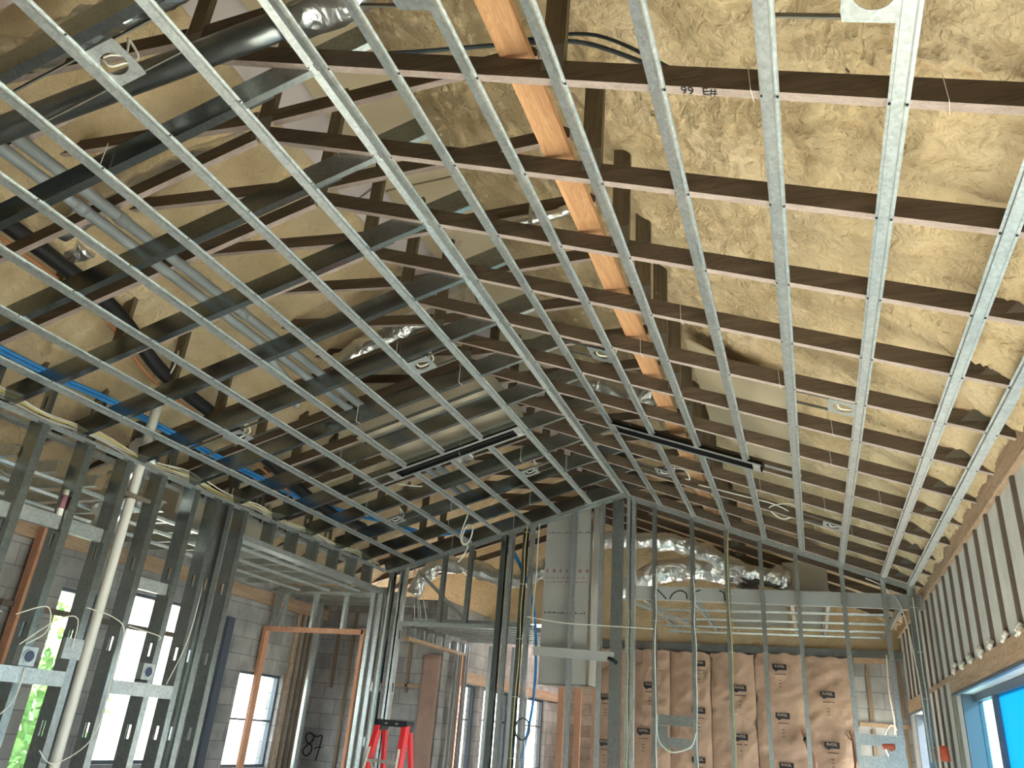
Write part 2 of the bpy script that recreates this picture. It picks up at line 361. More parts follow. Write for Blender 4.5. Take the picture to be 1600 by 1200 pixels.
def slider(name, y0, y1, muls, film, X=1.32):
    f = M()
    box(f, X - .03, X + .03, y0, y1, 2.09, 2.145); box(f, X - .03, X + .03, y0, y1, 0, .05)
    for y in (y0 + .03, y1 - .03): box(f, X - .12, X + .03, y - .03, y + .03, 0, 2.145)
    for y in muls: box(f, X - .035, X + .03, y - .045, y + .045, .05, 2.09)
    fr = struct(name, f, FRAME)
    ys = [y0 + .06] + [v for y in muls for v in (y - .045, y + .045)] + [y1 - .06]
    for i in range(0, len(ys), 2):
        p = M(); box(p, X - .004, X + .004, ys[i], ys[i + 1], .05, 2.09)
        o = obj('glass_pane', p, film[(i // 2) % len(film)], fr); o.location = -fr.location
    return fr
slider('door_1', 4.42, 8.03, [5.6, 7.15], [GLASS, FILM, FILM2])
slider('door_2', 9.92, 11.63, [10.8], [GLASS, GLASS])
slider('unseen_sun_door', 0.52, 3.88, [2.2], [GLASS, GLASS])  # unseen door filling the opening added for sunlight
# west windows
def window(name, X, y0, y1, z0, z1, bars_z=(), bars_y=(), fm=FRAME):
    f = M(); t = .035
    box(f, X - .04, X + .02, y0, y1, z1 - t, z1); box(f, X - .04, X + .02, y0, y1, z0, z0 + t)
    box(f, X - .04, X + .02, y0, y0 + t, z0 + t, z1 - t); box(f, X - .04, X + .02, y1 - t, y1, z0 + t, z1 - t)
    for z in bars_z: box(f, X - .03, X + .01, y0 + t, y1 - t, z - .012, z + .012)
    for y in bars_y: box(f, X - .03, X + .01, y - .02, y + .02, z0 + t, z1 - t)
    fr = struct(name, f, fm)
    p = M(); box(p, X - .012, X - .008, y0 + t, y1 - t, z0 + t, z1 - t); o = obj('glass_pane', p, GLASS, fr)
    return fr
window('window_1', -6.83, 5.72, 6.2, .3, 2.52, (1.7,), ())
window('window_2', -6.83, 6.45, 7.82, .95, 2.63, (), (7.05,))
window('window_3', -6.83, 8.62, 9.55, .9, 2.02, (1.45,), ())
window('window_4', -4.85, 10.95, 11.75, .4, 2.16, (1.0, 1.68), ())
window('window_5', -4.85, 11.95, 13.2, .4, 2.16, (1.0, 1.7), (12.6,))
window('window_6', -4.85, 13.5, 15.2, .4, 2.16, (1.0, 1.7), (14.3,))
m = M(); box(m, -4.75, -4.72, 10.7, 16, 2.17, 2.32); tag(obj('window_lintel', m, WOODY), 'pale timber lintel over the far row of windows', 'lintel')
# transom rail and reddish post by the left windows
m = M(); box(m, -6.72, -6.68, 5.1, 7.95, 2.24, 2.29); tag(obj('transom_rail', m, STRIP), 'dark horizontal timber rail crossing in front of the left windows', 'timber rail')
m = M(); box(m, -6.70, -6.61, 5.22, 5.36, 0, 3.0); tag(obj('timber_post', m, REDWOOD), 'reddish orange timber post left of the left wall windows', 'timber post')
m = M(); box(m, -6.74, -6.71, 5.37, 5.50, 0, 2.9); tag(obj('plaster_strip', m, PLASTER), 'pale grey board strip beside the reddish post on left wall', 'board strip')
m = M(); box(m, -6.74, -6.70, 8.14, 8.26, 0, 2.6); tag(obj('dark_door_casing', m, FRAME), 'tall dark blue casing on the left wall near the orange framed opening', 'door casing')
m = M(); box(m, -6.745, -6.69, 4.2, 10.3, 2.86, 3.02); tag(obj('bond_plate', m, WOODY), 'rough brown timber band along the top of the left block wall', 'timber plate')

# neighbours and greenery outdoors
hs = thing('neighbour_house', 'pale stucco house seen overexposed through the left windows', 'house', (-15, 9, -.12))
m = M(); box(m, -17, -14, 8.2, 16, -.12, 4.5); obj('house_wall', m, FACADE, hs)
m = M(); prism(m, [(-17.6, 4.5), (-13.4, 4.5), (-15.5, 6)], (0, 7.8, 0), (0, 16.4, 0), (1, 0, 0), (0, 0, 1)); obj('house_roof', m, WOODY, hs)
m = M(); box(m, -14.0, -13.95, 10, 11, 1, 2.4); obj('house_window', m, FRAME, hs)
def shrub(x, y, h, label):
    t = thing('leafy_shrub', label, 'shrub', (x, y, -.12), 'green shrubs outside the left windows')
    m = M(); tube(m, [(x, y, -.12), (x + .05, y, h * .5)], .05, 6, 4); obj('trunk', m, WOODZ, t)
    m = M()
    for i in range(900):
        d = Vector((random.gauss(0, 1), random.gauss(0, 1), random.gauss(0, 1))).normalized() * random.uniform(.35, 1) ** .5
        c = Vector((x, y, h * .55)) + Vector((d.x * h * .4, d.y * h * .4, d.z * h * .5))
        a = Vector((random.uniform(-1, 1), random.uniform(-1, 1), random.uniform(-1, 1))).normalized(); b = a.orthogonal().normalized()
        s = .11; m.add([c - a * s, c + b * s * .5, c + a * s, c - b * s * .5], [(0, 1, 2, 3)])
    obj('foliage', m, LEAF, t)
shrub(-10.2, 8.0, 2.6, 'green shrub outside the narrow left window, nearer one')
shrub(-11.4, 9.6, 3.0, 'taller green shrub farther out beyond the left windows')
shrub(-10.4, 5.2, 2.4, 'green shrub outside, leftmost beyond the left wall')

# ------------------------------------------------------------------ wooden scissor trusses
def tpoly(m, pts, y, t=.038): # polygon in the XZ plane
    n = len(pts); m.add([(x, yy, z) for yy in (y - t / 2, y + t / 2) for x, z in pts],
        [(i, (i + 1) % n, (i + 1) % n + n, i + n) for i in range(n)] + [tuple(range(n)), tuple(range(2 * n - 1, n - 1, -1))])
    return m
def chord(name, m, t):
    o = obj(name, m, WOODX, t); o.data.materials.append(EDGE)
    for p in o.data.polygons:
        if abs(p.normal.y) < .5: p.material_index = 1      # narrow edges of the board, lighter and pinker than its sides
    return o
def member(y, a, b, w, side=1):
    """2x4 whose lower edge runs a->b, thickness w above it"""
    A = Vector(a); B = Vector(b); d = (B - A).normalized(); nn = Vector((-d.y, d.x)) * side
    return tpoly(M(), [tuple(A), tuple(B), tuple(B + nn * w), tuple(A + nn * w)], y)
N0, N1 = -2, 16
zbl = lambda x: 4.545 + .305 * (x + 2.75)     # underside of the left bottom chord
for n in range(N0, N1):
    y = Yn(n); idx = n - N0
    pos = 'nearest the viewer, cut by the top edge' if idx == 0 else '%s from the viewer' % ORD[idx]
    if y > YF: pos += ', beyond the far stud partition'
    t = thing('roof_truss', 'brown timber scissor truss, ' + pos, 'roof truss', (XRG, y, 4.4), 'scissor trusses in a row')
    W4 = .092
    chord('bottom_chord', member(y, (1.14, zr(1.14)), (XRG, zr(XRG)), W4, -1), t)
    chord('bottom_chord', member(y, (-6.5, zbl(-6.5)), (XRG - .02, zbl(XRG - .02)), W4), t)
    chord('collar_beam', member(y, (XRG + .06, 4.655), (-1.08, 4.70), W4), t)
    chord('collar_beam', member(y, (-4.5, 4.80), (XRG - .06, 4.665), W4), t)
    obj('king_post', tpoly(M(), [(XRG - .045, 4.70), (XRG + .045, 4.70), (XRG + .045, 5.95), (XRG - .045, 5.95)], y), WEBW, t)
    for x in (-.77,):
        obj('upright_web', tpoly(M(), [(x - .045, zr(x) + .09), (x + .045, zr(x) + .07), (x + .045, roof(x)), (x - .045, roof(x) + .03)], y), WEBW, t)
    for x in (-4.86, -5.6):
        obj('upright_web', tpoly(M(), [(x - .045, zbl(x) + .08), (x + .045, zbl(x) + .09), (x + .045, roof(x) + .02), (x - .045, roof(x))], y), WEBW, t)
    if n >= 0:
        p = M(); box(p, XRG - .06, XRG + .06, y - .0215, y - .0192, 4.56, 4.70); obj('nail_plate', p, PLATE, t)
        p = M(); box(p, -.815, -.725, y - .0215, y - .0192, zr(-.78) + .05, zr(-.78) + .17); obj('nail_plate', p, PLATE, t)
        if y < YF: p = M(); prism(p, [(.88, 0.055), (1.03, .045), (1.01, .10), (.95, .12), (.91, .085)], (0, y - .0235, zR0 - aR * .96), (0, y - .0192, zR0 - aR * .96), (1, 0, -aR * .0), (0, 0, 1)); obj('nail_plate', p, PLATE, t)
# orange lateral brace
m = M(); box(m, -1.0, -.875, -1.5, 11.6, 4.035, 4.075)
tag(obj('lateral_brace', m, BRACE), 'bright orange timber brace running lengthwise on top of the truss chords', 'timber brace')
# handwriting on the second truss in view
m = text_mesh('99  E#', .05, (-.22, Yn(0) - .0005, zr(-.22) - .0005), (1, 0, -aR), (0, -1, 0)); tag(obj('chord_marking', m, INK), 'black pencilled marks on the underside of the broad truss chord near the top', 'handwriting')

# foam boards under the ridge
for k in range(5):
    y0 = -.5 + 2.44 * k; y1 = y0 + 2.42
    m = M(); prism(m, [(0, 0), (.30, .30 * RS), (.30, .30 * RS + .03), (0, .03)], (-3.30, y0, roof(-3.30) - .16), (-3.30, y1, roof(-3.30) - .16), (1, 0, 0), (0, 0, 1))
    tag(obj('ridge_foam_board', m, BOARD_P), 'pale pinkish foam board under the left side of the ridge, %s from the viewer' % ORD[k], 'foam board', 'pinkish foam boards along the ridge')
    m = M(); prism(m, [(0, 0), (.60, 0.0), (.60, .03), (0, .03)], (-2.98, y0, 5.50), (-2.98, y1, 5.50), (1, 0, .05), (0, 0, 1))
    bb = obj('ridge_foam_board', m, BOARD_B); tag(bb, 'beige foam board under the right side of the ridge, %s from the viewer' % ORD[k], 'foam board', 'beige foam boards along the ridge')
    if k in (1, 2):
        bb.location = bb.location
        for q_ in range(4):
            s_ = M(); cx = -2.80 + .12 * q_; cy = y0 + .5 + .3 * q_; zb = 5.496 + .05 * (cx + 2.98)
            for e in range(5):
                bar(s_, (cx - .05 * e * .5, cy + .06 * e * .5, zb), (cx - .05 * e * .5 + .035, cy + .06 * e * .5 + .02, zb + .0018), .008, .001, (0, 1, 0), (0, 0, 1))
            obj('faded_red_print', s_, MAROON, bb)

# ------------------------------------------------------------------ steel joists of the left slope
for n in range(-1, 12):
    y = Yn(n) + .02
    if n == 11: y = YF - .03
    end = -1.66 if n >= 0 else -1.55
    A = sl(-5.0, y, 'L'); B = sl(end, y, 'L'); w = .14
    t = thing('steel_joist', 'dark galvanised steel joist under the left slope, %s from the viewer' % ORD[n + 1], 'steel joist', tuple(A), 'steel joists under the left slope')
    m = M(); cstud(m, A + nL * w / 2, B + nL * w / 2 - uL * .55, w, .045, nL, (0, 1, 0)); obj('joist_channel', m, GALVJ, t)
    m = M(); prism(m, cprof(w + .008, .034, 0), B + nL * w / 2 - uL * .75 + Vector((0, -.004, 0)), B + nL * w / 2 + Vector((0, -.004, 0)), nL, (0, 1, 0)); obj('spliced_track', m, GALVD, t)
# ties round the joists
def tie(p, r=.0022, drop=.16, label='thin white cable tie looped round a steel joist', grp='white cable ties on the joists'):
    m = M(); x, y, z = p
    tube(m, [(x, y - .004, z + drop), (x + .003, y - .006, z + .02), (x + .004, y - .004, z - .006), (x + .012, y + .05, z - .008)], r, 5, 4)
    return tag(obj('cable_tie', m, WHITE, None, True), label, 'cable tie', grp)
for (n, x) in ((-1, -3.3), (0, -3.1), (4, -2.75), (5, -3.4), (5, -2.5), (6, -3.9), (7, -3.0), (8, -4.3), (8, -2.6), (9, -3.6), (9, -2.3), (10, -2.9), (10, -3.9), (11, -2.4), (11, -3.3), (11, -4.1)):
    tie(tuple(sl(x, (Yn(n) if n < 11 else YF - .05), 'L')), label='thin white tie round the %s steel joist, near the %s channel left of the ridge' % (ORD[n + 1], ORD[max(0, round((-1.97 - x) / .378) - 1)].replace('nearest', 'first')))

# ------------------------------------------------------------------ furring (hat) channels
SCR = M(); tube(SCR, [(0, 0, 0), (0, 0, -.004)], .0045, 6, 1)
scr_mesh = None
def hat(label, grp, x, side, y0, y1, screws):
    global scr_mesh
    n_ = nR if side == 'R' else nL; u_ = uR if side == 'R' else uL
    A = sl(x, y0, side); B = sl(x, y1, side)
    t = thing('furring_channel', label, 'furring channel', tuple(A), grp)
    m = M(); prism(m, HATP, A, B, u_, -n_); obj('hat_profile', m, GALV, t)
    for i, (ys, s) in enumerate(screws):
        if not (y0 < ys < y1): continue
        p = A + Vector((0, ys - y0, 0)) + u_ * (.0265 * s) - n_ * .0022
        if scr_mesh is None:
            me = bpy.data.meshes.new('screw'); me.from_pydata(SCR.v, [], SCR.f); me.materials.append(INK); scr_mesh = me
        o = bpy.data.objects.new('screw', scr_mesh); S.collection.objects.link(o); o.parent = t; o.location = p - A
        o.rotation_euler = (0, math.atan2(n_.x, n_.z), 0)
    return t
YH = YF - .04
allscr = [(Yn(n) + (.0), s) for n in range(-1, 12) for s in (-1, 1)]
RX = [-1.876 + .378 * k for k in range(7)] + [.782, 1.02]
for k, x in enumerate(RX):
    nm = 'hugging the ridge' if k == 0 else ('rightmost, beside the right wall' if k == 8 else '%s to the right of the ridge' % ORD[k - 1].replace('nearest', 'first'))
    if k in (2, 3, 4):
        hat('furring channel %s, near length before the right slot diffuser' % nm, 'furring channels on the right slope', x, 'R', .6, 6.17, allscr)
        hat('furring channel %s, far length beyond the right slot diffuser' % nm, 'furring channels on the right slope', x, 'R', 6.36, YH, allscr)
    else: hat('galvanised furring channel on the right slope, %s' % nm, 'furring channels on the right slope', x, 'R', .6 if k < 7 else 1.2, YH, allscr)
LX = [-1.944] + [-1.97 - .378 * k for k in range(1, 8)]
for k, x in enumerate(LX):
    nm = 'hugging the ridge' if k == 0 else '%s to the left of the ridge' % ORD[k - 1].replace('nearest', 'first')
    if k in (2, 3, 4):
        hat('furring channel %s, near length before the left slot diffuser' % nm, 'furring channels on the left slope', x, 'L', .6, 6.22, allscr)
        hat('furring channel %s, far length beyond the left slot diffuser' % nm, 'furring channels on the left slope', x, 'L', 6.42, YH, allscr)
    else: hat('galvanised furring channel on the left slope, %s' % nm, 'furring channels on the left slope', x, 'L', .6, YH, allscr)
# slotted ridge angle between the two ridge channels
t = thing('ridge_angle', 'long slotted galvanised strip between the two ridge channels', 'ridge strip', (-1.91, .6, zl(-1.91)))
y = .6; segs = []
m = M(); box(m, -1.935, -1.918, .6, YH, 4.262, 4.264); box(m, -1.904, -1.887, .6, YH, 4.262, 4.264)
while y < YH - .2:
    L = random.choice((.10, .16, .22)); box(m, -1.918, -1.904, y, y + .05, 4.262, 4.264); y += .05 + L
obj('slotted_strip', m, GALV, t)

# ------------------------------------------------------------------ slot diffusers
def diffuser(label, xa, xb, yc, side):
    n_ = nR if side == 'R' else nL; u_ = uR if side == 'R' else uL
    A = sl(xa, yc, side); B = sl(xb, yc, side); t = thing('slot_diffuser', label, 'slot diffuser', tuple(A))
    Yv = Vector((0, 1, 0)); h = .089
    m = M()
    for s in (-1, 1): bar(m, A + Yv * s * h - n_ * .024, B + Yv * s * h - n_ * .024, .034, .004, Yv, n_)
    obj('flange', m, GALV, t)
    m = M(); bar(m, A + n_ * .012, B + n_ * .012, .144, .004, Yv, n_); obj('slot_back', m, SLOT, t)
    m = M()
    for s in (-1, 1): bar(m, A + Yv * s * .071 - n_ * .006, B + Yv * s * .071 - n_ * .006, .003, .034, Yv, n_)
    obj('slot_lining', m, SLOT, t)
    m = M(); bar(m, A + n_ * .0 + u_ * .05, B + n_ * .0 - u_ * .05, .008, .015, Yv, n_); obj('slot_vane', m, SLOT, t)
    for P, s in ((A, 1), (B, -1)):
        m = M(); bar(m, P + n_ * -.026 - u_ * .01, P + n_ * -.026 + u_ * s * .07, .20, .003, Yv, n_); o = obj('end_cap', m, FOIL, t)
diffuser('long black slot diffuser with a bright metal frame on the left slope', -3.66, -2.36, 6.325, 'L')
diffuser('long black slot diffuser with a bright metal frame on the right slope', -1.50, -.24, 6.265, 'R')
m = M(); bar(m, sl(-.22, 6.20, 'R', -.005), sl(.05, 6.20, 'R', -.005), .06, .003, (0, 1, 0), nR); tag(obj('backing_strap', m, GALV), 'flat galvanised strap running right from the right slot diffuser', 'strap')
m = M(); bar(m, sl(-3.95, 6.23, 'L', -.02), sl(-3.62, 6.23, 'L', -.02), .03, .004, (0, 1, 0), nL); bar(m, sl(-3.95, 6.42, 'L', -.02), sl(-3.5, 6.42, 'L', -.02), .03, .004, (0, 1, 0), nL)
tag(obj('backing_strap', m, GALV), 'pair of thin straps at the left end of the left slot diffuser', 'strap')

# ------------------------------------------------------------------ recessed-light mounting plates
def lightplate(label, x, y, side, xa, xb, wire=True, w=.17, l=.20):
    n_ = nR if side == 'R' else nL; u_ = uR if side == 'R' else uL; C = sl(x, y, side, .002); Yv = Vector((0, 1, 0))
    t = thing('light_mounting_plate', label, 'mounting plate', tuple(C), 'light mounting plates'); m = M(); N = 28; r = .056
    th = .0025; ring = []; out = []
    for i in range(N):
        a = 2 * math.pi * i / N; c, s = math.cos(a), math.sin(a); k = 1 / max(abs(c) / (w / 2), abs(s) / (l / 2))
        out.append((c * k, s * k)); ring.append((c * r, s * r))
    vs = [C + u_ * a + Yv * b + n_ * z for z in (0, th) for a, b in out + ring]
    fs = []
    for i in range(N):
        j = (i + 1) % N
        fs += [(i, j, j + N, i + N), (i + 2 * N, j + 2 * N, j + 3 * N, i + 3 * N), (i, j, j + 2 * N, i + 2 * N), (i + N, j + N, j + 3 * N, i + 3 * N)]
    m.add(vs, fs); obj('plate', m, GALV, t)
    for s in (-1, 1):
        m = M(); yb = y + s * (l / 2 - .012); bar(m, sl(xa, yb, side, .012), sl(xb, yb, side, .012), .007, .016, Yv, n_); obj('hanger_bar', m, PLATE, t)
    if wire:
        m = M(); P = C + n_ * .03
        tube(m, [P + u_ * .07 + n_ * .10, P + u_ * .08 + Yv * .05 + n_ * .02, P + u_ * .03 + Yv * .02 - n_ * .02, P - u_ * .02 - n_ * .03, P - u_ * .04 - Yv * .02 + n_ * .0], .006, 7, 6)
        tube(m, [P + u_ * .07 + n_ * .10, P + u_ * .06 + Yv * .0, P + u_ * .01 - Yv * .03 - n_ * .01, P - u_ * .03 - Yv * .03], .006, 7, 6)
        obj('cable_end', m, WHITE, t, True)
lightplate('large light mounting plate with a round hole at the upper left of the ceiling', -2.645, 1.70, 'L', -3.08, -2.37)
lightplate('light mounting plate on the left slope, mid distance, with a curled wire', -2.625, 4.75, 'L', -2.72, -2.36)
lightplate('light mounting plate low on the left slope near the black pipe', -4.22, 4.76, 'L', -4.62, -3.88)
lightplate('farther light mounting plate low on the left slope near the blue cable', -4.16, 7.41, 'L', -4.24, -3.88)
lightplate('farthest light mounting plate high on the left slope below the ridge', -2.62, 7.37, 'L', -2.72, -2.36)
lightplate('light mounting plate at the top edge just right of the ridge', -1.22, 1.68, 'R', -1.47, -1.12)
lightplate('light mounting plate right of the ridge, mid distance, between two channels', -1.22, 4.73, 'R', -1.47, -1.12)
lightplate('far light mounting plate right of the ridge beyond the slot diffuser', -1.22, 7.37, 'R', -1.47, -1.12)
lightplate('light mounting plate at the top right edge of the photo', .30, 1.70, 'R', .04, .39, False)
lightplate('light mounting plate on the right slope with a broken cable tie below', .30, 4.68, 'R', .04, .39)
lightplate('farthest light mounting plate on the right slope near the end partition', .29, 7.48, 'R', .04, .39)
# truss ties on the right slope
for (n, x) in ((0, .52), (0, -.05), (3, -.55), (4, -.9), (4, -.05), (5, .25), (6, .25), (7, .6), (8, .22), (8, -.3), (9, .45), (7, -1.2), (7, -1.35)):
    tie(tuple(sl(x, Yn(n) - .02, 'R')), .0015, .11, 'thin pale tie on the %s truss chord, near the %s channel right of the ridge' % (ORD[n + 2], ORD[max(0, round((x + 1.876) / .378) - 1)].replace('nearest', 'first')), 'thin ties on the truss chords')

# ------------------------------------------------------------------ pipes, ducts and cables in the attic
def run(name, label, cat, pts, r, mt, n=10, k=8, crumple=0., ribs=0., group=None):
    m = M(); tube(m, pts, r, n, k, crumple, ribs); return tag(obj(name, m, mt, None, True), label, cat, group)
t = thing('insulated_pipe', 'thick black insulated pipe running under the left trusses with a metal clamp', 'pipe', (-5.2, 3, 4.3))
m = M(); tube(m, [(-5.2, 1.5, 4.25), (-5.2, 3.1, 4.22)], .05, 12, 6, .0); 
BP = [(-4.72, 1.2, 4.40), (-4.75, 2.83, 4.34), (-4.80, 3.75, 4.27), (-4.9, 4.5, 4.06), (-5.0, 5.6, 3.97), (-5.05, 7.2, 3.72), (-5.1, 8.3, 3.74)]
m = M(); tube(m, BP, .058, 12, 8); obj('pipe_lagging', m, BLACK, t, True)
m = M(); tube(m, [Vector(BP[3]) + Vector((0, -.03, 0)), Vector(BP[3]) + Vector((0, .03, -.005))], .05, 14, 2); tube(m, [Vector(BP[3]) + Vector((.05, 0, 0)), Vector(BP[3]) + Vector((.10, -.02, .10)), Vector(BP[3]) + Vector((.07, 0, .22))], .008, 6, 4); obj('pipe_clamp', m, ALU, t, True)
run('copper_pipe', 'thin orange brown pipe running beside the black insulated pipe', 'pipe', [(p[0] - .1, p[1], p[2] - .05) for p in BP], .014, COPPER)
for i, dx in enumerate((0, .16)):
    run('vent_pipe', ('left' if i == 0 else 'right') + ' of two parallel grey plastic pipes under the left trusses', 'pipe', [(-3.86 + dx, 1.0, 4.18), (-3.86 + dx, 4.4, 4.19), (-3.86 + dx, 8.4, 4.16)], .036, PVCG, 12, 4, group='parallel grey pipes')
    par = bpy.data.objects['vent_pipe' if i == 0 else 'vent_pipe.001']
    for y in (2.6, 3.75, 5.7):
        m = M(); tube(m, [(-3.86 + dx, y - .04 + dx, 4.187), (-3.86 + dx, y + .04 + dx, 4.187)], .042, 12, 1); obj('pipe_coupling', m, PVCG, par, True)
run('pipe_branch', 'grey diagonal branch joining the two parallel grey pipes', 'pipe', [(-3.86, 4.35, 4.15), (-3.80, 4.7, 4.0), (-3.86, 4.95, 3.9)], .03, PVCG)
t = thing('spiral_duct', 'large shiny round metal duct crossing the upper left corner with foil ends', 'duct', (-3.5, 1.93, 4.1))
m = M(); tube(m, [(-5.2, 1.93, 3.92), (-1.98, 1.93, 4.355)], .064, 20, 14, 0, 0.012); obj('duct_tube', m, SPIRAL, t, True)
m = M(); tube(m, [(-2.0, 1.93, 4.352), (-1.7, 1.93, 4.40), (-1.55, 1.9, 4.52)], .085, 16, 6, .2); obj('foil_elbow', m, FOIL, t, True)
def flex(label, pts, r, cr=.22): return run('flexible_duct', label, 'flexible duct', pts, r, FOIL, 20, 12, cr, .02, 'silver flexible ducts')
flex('crumpled silver flexible duct at the upper left corner above the round metal duct', [(-4.3, 1.81, 4.66), (-4.08, 1.81, 4.62), (-3.7, 1.81, 4.54), (-3.42, 1.81, 4.44), (-3.24, 1.81, 4.50), (-3.06, 1.81, 4.56), (-2.83, 1.81, 4.62), (-2.5, 1.81, 4.72)], .085)
flex('silver flexible duct lying along the second left truss chord', [(-4.6, 3.02, 4.42), (-3.9, 3.02, 4.72), (-3.2, 3.02, 4.92)], .07)
flex('silver flexible duct slanting up toward the ridge in the middle of the left slope', [(-3.95, 5.45, 4.45), (-3.4, 5.45, 4.78), (-2.95, 5.45, 4.98), (-2.6, 5.45, 5.05)], .11)
flex('shiny silver flexible duct just right of the ridge above the dark truss chords', [(-2.4, 6.75, 4.85), (-2.05, 6.75, 4.82), (-1.6, 6.75, 4.66), (-1.2, 6.75, 4.55)], .13)
flex('silver flexible duct low on the left slope behind the channels', [(-5.0, 6.5, 3.86), (-4.65, 6.55, 4.0), (-4.2, 6.55, 4.14), (-4.0, 6.5, 4.2)], .075)
flex('short round stub of silver duct under the left slot diffuser', [(-3.28, 7.0, 4.13), (-3.28, 7.05, 4.35)], .12)
flex('small silver duct end at the left edge below the two grey pipes', [(-5.6, 3.35, 4.5), (-5.0, 3.35, 4.5), (-4.75, 3.35, 4.55)], .08)
m = M(); tube(m, [(-1.76, 3.90, 4.60), (-1.30, 3.93, 4.66)], .032, 12, 4); tube(m, [(-1.32, 3.93, 4.66), (-1.24, 3.95, 4.70)], .034, 12, 4, .2)
o = tag(obj('small_duct', m, FOIL, None, True), 'small silver pipe crossing the right slope just right of the ridge with a strap', 'duct')
m = M(); bar(m, (-1.50, 3.88, 4.80), (-1.50, 3.88, 4.58), .03, .002, (1, 0, 0), (0, 1, 0)); bar(m, (-1.50, 3.88, 4.58), (-1.42, 3.90, 4.42), .03, .002, (1, 0, .4), (0, 1, 0)); tag(obj('hanging_strap', m, GALV), 'pale hanging strap under the small silver pipe right of the ridge', 'strap')
# box plenum above the left slot diffuser
m = M(); A = sl(-3.75, 5.68, 'L', .19); B = sl(-2.45, 5.68, 'L', .19)
t = thing('supply_plenum', 'large flat beige duct board box lying above the left slot diffuser', 'duct box', tuple(A))
prism(m, [(0, 0), (1.0, 0), (1.0, .2), (0, .2)], A, B, (0, 1, 0), nL); obj('box_shell', m, BEIGEBOX, t)
m = M(); bar(m, A - nL * .002 + Vector((0, .02, 0)), B - nL * .002 + Vector((0, .02, 0)), .05, .002, (0, 1, 0), nL); obj('foil_seam', m, TAPE, t)
# wooden board lying on the right trusses (smooth tan strip seen between chords)
m = M(); prism(m, [(-.70, roof(-.70) - .22), (.0, roof(.0) - .22), (.0, roof(.0) - .20), (-.70, roof(-.70) - .20)], (0, 5.2, 0), (0, 7.1, 0), (1, 0, 0), (0, 0, 1)); tag(obj('tan_foam_board', m, BOARD_B), 'smooth tan board above the trusses behind the right slot diffuser', 'foam board')

# cables
run('dark_cable', 'dark cable crossing above the first broad truss chord near the top', 'cable', [(-2.2, 2.3, 4.6), (-1.6, 2.28, 4.43), (-1.0, 2.3, 4.33), (-.7, 2.28, 4.22), (-.35, 2.2, 3.88)], .010, GREY_CABLE)
run('dark_cable', 'second dark cable dropping to the broad truss chord beside the first', 'cable', [(-1.0, 2.3, 4.35), (-.65, 2.28, 4.25), (-.28, 2.2, 3.84)], .008, GREY_CABLE)
for i, dz in enumerate((0, .03)):
    run('blue_cable', ('upper' if i else 'lower') + ' of two blue cables running along the left partition head', 'cable', [(-5.2, 2.2, 3.74 + dz), (-5.2, 3.6, 3.72 + dz), (-5.2, 4.4, 3.75 + dz), (-5.19, 5.6, 3.73 + dz), (-5.1, 7.2, 3.72 + dz), (-4.8, 8.3, 3.80 + dz), (-4.4, 8.75, 3.75 + dz), (-3.6, 8.95, 3.85), (-3.3, 9.0, 3.5 + dz), (-3.1, 9.05, 3.1), (-3.02, 9.1, 2.6), (-3.0, 9.08, 1.9), (-3.1, 9.05, 1.2)], .016, BLUE, group='blue cables along the left partition')
for i in range(9):
    dz = .015 * (i % 3); dx = .014 * i
    pts = [(-5.03 - dx, 2.2 + .5 * k, 3.40 + dz + random.uniform(-.02, .02) - (.03 if k % 2 else 0)) for k in range(14)]
    run('white_cable', '%s cable from the room in the bundle along the left partition head' % ORD[i].replace('nearest', 'first'), 'cable', pts, .0055, WHITE if i % 4 else YELLOW, 6, 5, group='bundled cables along the left partition head')
run('hanging_cable', 'white cable hanging in a knotted loop from the left slope near the end partition', 'cable', [(-3.50, 8.1, 4.02), (-3.63, 8.15, 4.0), (-3.66, 8.2, 3.85), (-3.72, 8.2, 3.62), (-3.68, 8.2, 3.50), (-3.60, 8.2, 3.55), (-3.58, 8.2, 3.70), (-3.66, 8.2, 3.72), (-3.70, 8.2, 3.55), (-3.62, 8.2, 3.48), (-3.67, 8.2, 3.36), (-3.72, 8.2, 3.30)], .008, WHITE)
run('white_cable', 'thin white cable lying along a joist toward the farthest left plate', 'cable', [(-3.95, 6.95, 3.85), (-3.7, 7.0, 3.83), (-3.4, 7.2, 3.9), (-2.9, 7.25, 4.12), (-2.4, 7.35, 4.28)], .006, WHITE)
run('white_cable', 'coiled white cable on the right slope chords beyond the slot diffuser', 'cable', [(-.9, 7.5, 3.92), (-.5, 7.5, 3.80), (-.2, 7.55, 3.72), (-.05, 7.6, 3.63), (-.15, 7.62, 3.60), (-.25, 7.58, 3.70), (-.05, 7.55, 3.72), (.05, 7.6, 3.6)], .006, WHITE)
run('white_cable', 'thin white cable from the middle right plate along a truss', 'cable', [(-1.2, 7.3, 4.04), (-1.0, 7.2, 3.98), (-.95, 7.25, 3.9), (-1.0, 7.3, 3.92)], .006, WHITE)

